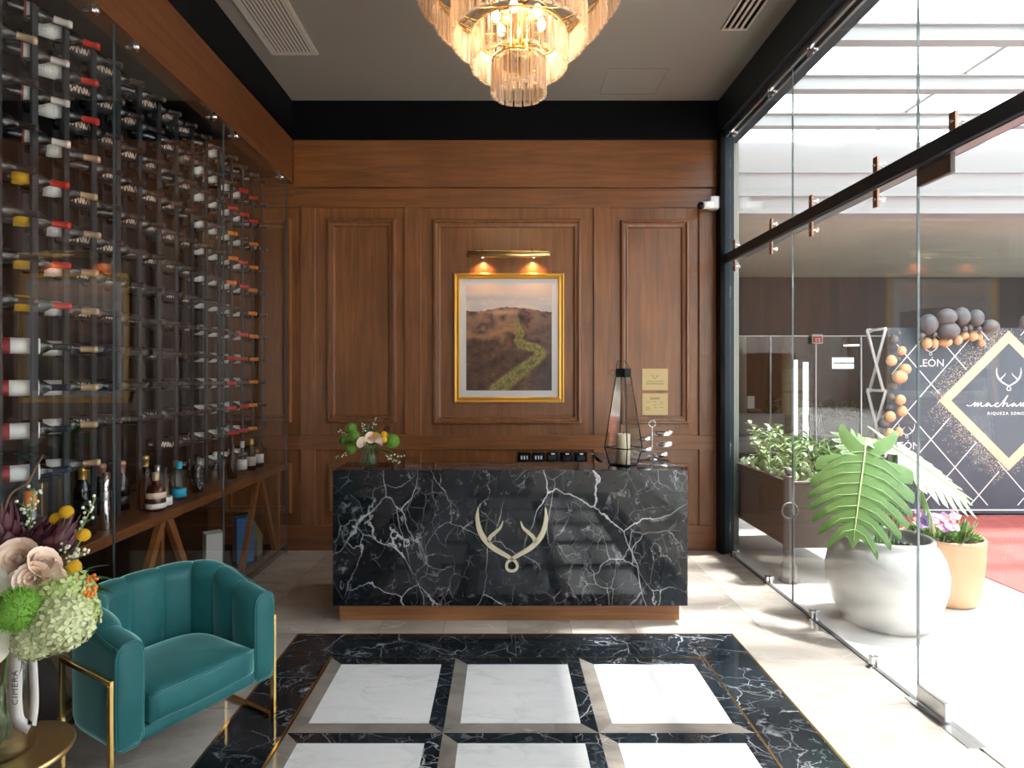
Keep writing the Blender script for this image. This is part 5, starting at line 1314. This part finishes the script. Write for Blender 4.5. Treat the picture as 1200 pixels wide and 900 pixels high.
SCR = [(-1.1, .35), (-.75, .18), (-.3, .3), (.25, .95), (.1, .05), (.65, .9), (.55, .05), (1.15, .9), (1.1, .12), (1.6, .2), (2.3, .85), (1.85, .6), (1.9, .05), (2.45, .6), (2.5, .1), (3.0, .25), (3.75, .85), (3.25, .6), (3.3, .05), (3.9, .2), (4.9, 2.1), (5.15, 2.5), (4.7, 1.2), (4.35, 0), (4.8, .75), (5.1, .7), (5.05, .08), (5.5, .3), (6.2, .85), (5.8, .55), (5.85, .05), (6.35, .6), (6.4, .1), (6.8, .35), (7.15, .9), (7.1, .05), (7.55, .9), (7.5, .05), (8.0, .9), (8.05, .12), (8.5, .3)]
s_ = 8.6*S7
pts = [(bx(1141)+p.x*s_*.90, bz(476.5)+p.y*s_*.6) for p in smooth_path([(a, b_, 0) for a, b_ in SCR], 5)]
MB().ribbon(pts, .0105, .0015, Pd).build('script_lettering', M['white_print'], bk)
text('RIQUEZA SONORENSE', .047, bk, (bx(1157), -.003, bz(486)), (pi/2, 0, 0), M['white_print'], 'LEFT', ext=.0005, space=1.35, bold=.0006)
# scissor frame at the side of the pop-up stand
fx_ = BX0_-.012; fm = MB(); zs = [BZ1-.01, bz(458), bz(532), .05]; yb_ = .32
for z in zs[:3]: fm.tube([(fx_, .01, z), (fx_, yb_, z)], .018, 6)
for za, zb in ((zs[0], zs[1]), (zs[1], zs[2]), (zs[2], zs[3])):
    fm.tube([(fx_, .01, za), (fx_-.012, yb_*.5, (za+zb)/2), (fx_, yb_, zb)], .012, 6) if False else (fm.tube([(fx_, .01, za), (fx_, yb_, zb)], .017, 6), fm.tube([(fx_-.03, yb_, za), (fx_-.03, .01, zb)], .017, 6))
for z in zs[:3]: fm.rbox(fx_-.025, fx_+.02, yb_-.02, yb_+.03, z-.025, z+.025, .005, 1, False)
fm.build('scissor_frame', M['truss'], bk)
MB().rbox(BX0_+.3, BX1_-.3, .02, .30, .0, .03, .005, 1, False).build('foot_base', M['black_plastic'], bk)
# balloons
G1 = [('d', 1088, 380, 12, 12), ('d', 1109.5, 371.5, 12.5, 10), ('d', 1126.7, 371, 11, 11), ('d', 1144, 372.5, 9.7, 10), ('d', 1111.7, 387.5, 13.5, 10.5), ('d', 1160, 382.5, 11.2, 8), ('d', 1203, 378, 9, 9),
      ('g', 1086, 401.7, 6.5, 7), ('g', 1095, 402, 5.5, 6), ('g', 1108, 400.5, 8.5, 6), ('g', 1122.5, 398, 5.7, 6), ('g', 1130, 393, 5.5, 5), ('g', 1140, 393.5, 6.3, 6.3), ('g', 1148, 395, 4, 4.5), ('g', 1150.5, 402, 4.4, 4.4),
      ('s', 1130, 385.5, 4, 4), ('s', 1137, 384, 3.4, 3.4), ('s', 1147, 385, 3.8, 3.4), ('s', 1080, 393.5, 4.2, 4), ('s', 1095, 392, 3.6, 3.4)]
G2 = [('d', 1048, 397.5, 7, 6.5), ('s', 1053.5, 390, 3, 2.7), ('g', 1056.7, 411, 6, 5.5), ('g', 1044.7, 422.5, 7, 6.5), ('g', 1060.5, 432.5, 8, 6.5), ('g', 1054.5, 441.5, 9.5, 8), ('s', 1053, 421, 3.2, 3), ('d', 1046, 452.5, 5.5, 4.8), ('s', 1044, 465, 5, 4),
      ('g', 1055, 468.5, 7, 6.2), ('d', 1042.5, 477.5, 5.2, 5), ('g', 1057, 481.7, 6.8, 6.5), ('g', 1043, 488, 7.3, 6.5), ('d', 1035.5, 496, 7.6, 6.3), ('g', 1042.5, 508, 6.6, 6.4), ('g', 1053, 506, 5.6, 5.8), ('d', 1043, 522, 5.5, 5), ('s', 1037, 545, 5, 5), ('d', 1050, 562, 6.5, 6), ('s', 1041, 577, 5, 5), ('d', 1055, 582, 7, 6.5)]
bal0 = {}
def balloon(kind, px, py, rx, rz_, label, grp, Y):
    o = thing('balloon', label, 'balloon', at(px, py, Y), random.uniform(0, 6), grp)
    mt = M['balloon_gold'] if kind == 'g' else M['balloon_dark']
    if mt.name not in bal0:
        q = MB().lathe([(0, -1.0)]+[(sin(pi*i/12)*(1-.10*(1-cos(pi*i/12))*.5), -cos(pi*i/12)) for i in range(1, 12)]+[(0, 1.0)], 20).build('skin', mt, o); k_ = MB().lathe([(.03, -1.0), (.10, -1.12), (0, -1.10)], 10).build('knot', mt, o); bal0[mt.name] = (q, k_)
    else:
        for q in bal0[mt.name]: share(q, o)
    s7 = Y/F; o.scale = (rx*s7*.86, rx*s7*.86, rz_*s7)
CN = {'d': 'dark grey', 'g': 'gold', 's': 'small dark grey'}
cnt = {}
for kd, px, py, rx, rz_ in sorted(G1, key=lambda q: q[1]):
    cnt[kd] = cnt.get(kd, 0)+1; balloon(kd, px, py, rx, rz_, f'{CN[kd]} balloon, {ORD[cnt[kd]]} such from the left along the backdrop top', 'balloons along the backdrop top', 6.86 if kd != 'g' else 6.93)
cnt = {}
for kd, px, py, rx, rz_ in sorted(G2, key=lambda q: q[2]):
    cnt[kd] = cnt.get(kd, 0)+1; balloon(kd, px, py, rx, rz_, f'{CN[kd]} balloon, {ORD[cnt[kd]]} such down the left edge of the backdrop', 'balloons down the backdrop edge', 6.88 if kd != 'd' else 6.93)

# ------------------------------------------------------------------ bronze planter box
plx0, plx1, ply0, ply1, plz0, plz1 = 2.30, 3.02, 4.78, 6.15, .26, .775
pb = thing('planter_box', 'long bronze planter box with corner posts outside the glass', 'planter')
wt = .03
for (x0, x1, y0, y1) in ((plx0, plx1, ply0, ply0+wt), (plx0, plx1, ply1-wt, ply1), (plx0, plx0+wt, ply0+wt, ply1-wt), (plx1-wt, plx1, ply0+wt, ply1-wt)):
    MB().box(x0, x1, y0, y1, plz0, plz1).build('side_panel', M['planter'], pb)
MB().box(plx0+wt, plx1-wt, ply0+wt, ply1-wt, plz0, plz0+.02).build('bottom', M['planter'], pb)
for z in (plz0+.035, plz1-.06):
    mb = MB(); mb.rbox(plx0-.012, plx0, ply0+.05, ply1-.05, z, z+.025, .004, 1, False); mb.build('panel_molding', M['planter'], pb)
rm = MB(); rm.rbox(plx0-.015, plx1+.015, ply0-.015, ply0+.03, plz1, plz1+.022, .004, 1, False); rm.rbox(plx0-.015, plx0+.03, ply0+.0305, ply1+.015, plz1, plz1+.022, .004, 1, False); rm.rbox(plx1-.03, plx1+.015, ply0+.0305, ply1+.015, plz1, plz1+.022, .004, 1, False)
rm.build('rim', M['planter'], pb)
post0 = None
for (x, y) in ((plx0-.01, ply0-.02), (plx0-.01, ply1+.02), (plx1+.01, ply0-.02), (plx1+.01, ply1+.02)):
    if post0 is None:
        mb = MB(); mb.lathe([(.075, 0), (.078, .02), (.066, .04), (.060, .07), (.062, .13), (.05, .15), (.043, .16), (.040, .82), (.046, .825), (.046, .845), (.02, .855)], 8, smooth=False)
        post0 = mb.build('corner_post', M['pewter'], pb, (x, y, -.004)); post0.rotation_euler = (0, 0, pi/8)
        fn0 = MB().ball((0, 0, .885), .032, 14, 8).build('finial', M['pewter'], post0)
    else:
        q = share(post0, pb, (x, y, -.004), (0, 0, pi/8)); f = fn0.copy(); C.objects.link(f); f.parent = q
rg = MB(); rg.tube([(.062*cos(2*pi*i/24), 0, .062*sin(2*pi*i/24)) for i in range(24)], .009, 8, closed=True); rg.build('ring_handle', M['pewter'], pb, (plx0-.03, ply0-.075, .575)).rotation_euler = (0, 0, 0)
tag(MB().box(plx0+wt, plx1-wt, ply0+wt, ply1-wt, plz0+.02, plz1-.03).build('soil', M['soil'], pb), kind='stuff')
gc = MB(); r3 = random.Random(4)
for q in range(420):
    p = Vector((r3.uniform(plx0+.05, plx1-.05), r3.uniform(ply0+.05, ply1-.05), plz1-.03)); a = r3.uniform(0, 2*pi); simple_leaf(gc, p, p+Vector((cos(a)*.06, sin(a)*.06, r3.uniform(.03, .10))), .018, .1)
tag(gc.build('ground_cover', M['leaf_pale'], pb, fix=False), kind='stuff')
r2 = random.Random(21)
spots = [(2.45, 4.98, .30), (2.75, 4.95, .34), (2.50, 5.22, .42), (2.80, 5.25, .36), (2.48, 5.5, .34), (2.78, 5.55, .4), (2.5, 5.8, .36), (2.82, 5.85, .32), (2.62, 5.98, .4)]
for i, (x, y, h) in enumerate(spots):
    o = thing('leafy_plant', f'{"tall" if h > .35 else "low"} glossy leafy plant, {ORD[i+1]} from the front in the bronze planter', 'plant', (x, y, plz1-.03), 0, 'plants in the bronze planter')
    st_ = MB(); fo = MB()
    for s_ in range(6):
        a = r2.uniform(0, 2*pi); ln_ = r2.uniform(.16, .30); tip = Vector((cos(a)*ln_*.6, sin(a)*ln_*.6, h*r2.uniform(.55, 1.05)))
        ax = smooth_path([Vector((0, 0, 0)), tip*.5+Vector((0, 0, .05)), tip], 4); st_.tube(ax, .005, 5)
        for q in range(7):
            p = ax[min(2+q, len(ax)-1)]; an = a+(1.2 if q % 2 else -1.2)+r2.uniform(-.3, .3); d = Vector((cos(an), sin(an), .35)).normalized(); simple_leaf(fo, p, p+d*r2.uniform(.07, .12), .020, .12)
    st_.build('stems', M['stalk'], o); tag(fo.build('foliage', M['leaf'] if i % 2 else M['leaf_pale'], o, fix=False), kind='stuff')

# ------------------------------------------------------------------ white pot with monstera
PX, PYY = 2.565, 3.99
t = thing('plant_pot', 'big round white glazed pot holding the monstera', 'pot', (PX, PYY, -.003))
MB().lathe([(q_*.86, z_) for q_, z_ in [(0, .0), (.27, 0), (.30, .012), (.365, .12), (.408, .26), (.415, .36), (.395, .45), (.355, .52), (.325, .548), (.328, .568), (.322, .580), (.300, .580), (.294, .565), (.30, .54), (.31, .50), (0, .49)]], 64).build('body', M['white_glaze'], t)
tag(MB().lathe([(0, .515), (.1, .512), (.20, .50), (.262, .492)], 30).build('soil', M['soil'], t), kind='stuff')
pe = MB()
for i in range(60):
    a = r2.uniform(0, 2*pi); r = .235*sqrt(r2.random()); pe.ball((r*cos(a), r*sin(a), .51), r2.uniform(.006, .014), 6, 4)
tag(pe.build('pebbles', M['whitecard'], t), kind='stuff')
MO = Vector((PX, PYY, .51)); mon = thing('monstera_plant', 'monstera with large split leaves in the white pot', 'plant', MO)
def monstera(base, tip, nrm, W, droop, mat, nl=8, cup=.12):
    base = Vector(base); tip = Vector(tip); d = tip-base; Ln = d.length; d.normalize(); n_ = Vector(nrm); n_ = (n_-d*n_.dot(d)).normalized(); s_ = d.cross(n_)
    def pt(q, x):           # q along the midrib, x sideways in units of W
        bend = -droop*Ln*(max(0, q)**2); side = -cup*W*x*x*1.3
        return base+d*(q*Ln)+s_*(x*W)+n_*(bend+side)
    def out_w(q): return max(0.0, sin(pi*min(1, max(0, (q+.26)/1.32))**.80))**.62
    mb = MB()
    for sg in (-1, 1):
        for i in range(nl):
            qa = -.12+1.06*i/nl; qb = -.12+1.06*(i+1)/nl; gap = .17
            vs = []; nu = 7
            for j in range(nu):
                f_ = j/(nu-1); sweep = (-.20, .02, .14, .22)[min(i, 3)]*f_*f_-(.14*f_ if i == 0 else 0)
                g = gap*(max(0, (f_-.55)/.45))**1.1*(qb-qa)
                a_ = qa+sweep+g*.5; b_ = qb+sweep-g*.5
                if i == 0: a_ -= .03*f_; b_ += .15*f_
                if i == 1: b_ += .10*f_
                if i == 2: b_ += .06*f_
                wa = out_w((qa+qb)/2+.03)*f_*(.72 if i == 0 else 1); tipf = 1-.13*(f_ == 1)
                mid = (a_+b_)/2; hw_ = (b_-a_)/2*(1.06 if f_ < .55 else ((1.0 if i else .9) if f_ < .99 else (.74 if i else .45)))
                wv = .010*W
                vs += [pt(mid-hw_, sg*wa)-n_*wv*f_, pt(mid, sg*wa*1.02)+n_*wv*(.4 if f_ else 0), pt(mid+hw_, sg*wa)-n_*wv*f_]
            mb.add(vs, [(j*3+k_, j*3+k_+1, j*3+k_+4, j*3+k_+3) for j in range(nu-1) for k_ in range(2)], True)
    # tip lobe
    vs = [pt(.90, -.16), pt(.92, 0), pt(.90, .16), pt(1.0, -.09), pt(1.02, 0), pt(1.0, .09), pt(1.08, 0), ]
    mb.add(vs, [(0, 1, 4, 3), (1, 2, 5, 4), (3, 4, 6), (4, 5, 6)], True)
    lf = mb.build('leaf', mat, mon, fix=False)
    rbm = MB(); rbm.tube([pt(q/8, 0)+n_*.003 for q in range(-1, 9)], lerp_list([.006, .0055, .005, .004, .002], 10), 5)
    for sg in (-1, 1):
        for i in range(nl):
            qm = -.12+1.06*(i+.5)/nl; wa = out_w(qm+.03)*.86; rbm.tube([pt(qm, 0)+n_*.003, pt(qm+.26*.18, sg*wa*.5)+n_*.005, pt(qm+.26*.74, sg*wa)+n_*.003], .0016, 4)
    rbm.build('leaf_ribs', M['rib'], lf)
    return lf
def mp_(px, py, Y): return at(px, py, Y)-MO
monstera(mp_(1013, 534, 3.92), mp_(1000, 630, 3.66), (-.50, -.80, .35), .29, .10, M['leaf'], 8, .12)
monstera(mp_(1052, 528, 3.98), mp_(1142, 582, 3.86), (.12, -.50, .82), .225, .10, M['leaf_pale'], 8, .14)  # pale leaf colour paints in the glossy reflection on this leaf
monstera(mp_(1024, 536, 4.12), mp_(984, 506, 4.28), (-.2, -.2, .95), .16, -.05, M['leaf'], 6)
monstera(mp_(1068, 545, 4.1), mp_(1100, 622, 4.0), (.6, -.5, .6), .12, .05, M['leaf'], 6)
monstera(mp_(1045, 525, 4.15), mp_(1018, 513, 4.35), (.2, -.3, .9), .17, .0, M['leaf_pale'], 6)
for (a, c_, b_, r_) in (((1027, 632, 3.95), (1026, 585, 3.98), (1013, 534, 3.93), .014), ((1030, 634, 3.95), (1038, 575, 4.0), (1052, 528, 3.98), .015), ((1046, 633, 3.98), (1050, 590, 4.05), (1024, 536, 4.12), .010), ((1050, 632, 4.02), (1058, 580, 4.1), (1068, 545, 4.1), .010), ((1040, 632, 4.05), (1050, 570, 4.1), (1045, 525, 4.15), .009)):
    p0 = mp_(*a); p0.z = -.01
    MB().tube(smooth_path([p0, mp_(*c_), mp_(*b_)], 6), r_*.8, 8).build('leaf_stalk', M['stalk'], mon)
# ------------------------------------------------------------------ terracotta pot with pansies
QX, QY = 3.24, 4.38
t = thing('plant_pot', 'peach terracotta pot of pansies beside the white pot', 'pot', (QX, QY, -.003))
MB().lathe([(q_*.89, z_) for q_, z_ in [(0, 0), (.21, 0), (.235, .012), (.262, .10), (.285, .30), (.292, .45), (.292, .475), (.284, .48), (.272, .478), (.268, .46), (.262, .42), (0, .41)]], 56).build('body', M['terracotta'], t)
tag(MB().lathe([(0, .44), (.15, .435), (.234, .425)], 30).build('soil', M['soil'], t), kind='stuff')
fp_ = thing('pansy_plant', 'pink and violet pansies with dense leaves in the terracotta pot', 'plant', (QX, QY, .43))
fo = MB()
for i in range(240):
    a = r2.uniform(0, 2*pi); r = .22*sqrt(r2.random()); el = r2.uniform(.2, 1.3); d = Vector((cos(a)*cos(el), sin(a)*cos(el), sin(el))); p = Vector((r*cos(a), r*sin(a), r2.uniform(0, .08)))
    simple_leaf(fo, p, p+d*r2.uniform(.04, .08), .014, .1)
tag(fo.build('foliage', M['leaf'], fp_, fix=False), kind='stuff')
def pansy():
    mb = MB()
    for i in range(5):
        a = 2*pi*i/5+.3; vs = [(0, 0, 0)]
        for j in range(7):
            b_ = a-.62+1.24*j/6; r = .8+.2*sin(pi*j/6); vs.append((r*cos(b_), r*sin(b_), .16+.06*sin(j*2)))
        mb.add(vs, [(0, j+1, j+2) for j in range(6)], True)
    return mb
pan = {}
for i in range(46):
    if i < 24: px, py = r2.gauss(1072, 11), r2.uniform(596, 618); mt = r2.choice(('purple', 'purple', 'pink'))
    else: px, py = r2.gauss(1108, 12), r2.uniform(594, 622); mt = r2.choice(('pink', 'rose_red', 'purple', 'pink'))
    p = at(px, py, r2.uniform(4.12, 4.35))-Vector((QX, QY, .43)); q2 = Vector((p.x, p.y)); 
    if q2.length > .24: p.x *= .24/q2.length; p.y *= .24/q2.length
    p.z = max(.06, min(.22, p.z)); rot = (radians(r2.uniform(30, 75)), 0, r2.uniform(-.7, .7)); s_ = r2.uniform(.026, .036)
    if mt not in pan: o = pansy().build('blossom', M[mt], fp_, p, fix=False); o.rotation_euler = rot; o.scale = (s_,)*3; pan[mt] = o
    else: share(pan[mt], fp_, p, rot, s_)
stx = MB()
for i in range(24):
    a = r2.uniform(0, 2*pi); r = .22*sqrt(r2.random()); stx.tube([(r*.7*cos(a), r*.7*sin(a), 0), (r*cos(a), r*sin(a), .16)], .003, 5)
stx.build('stems', M['stalk'], fp_)
print('bottles', nb, 'objects', len(bpy.data.objects))
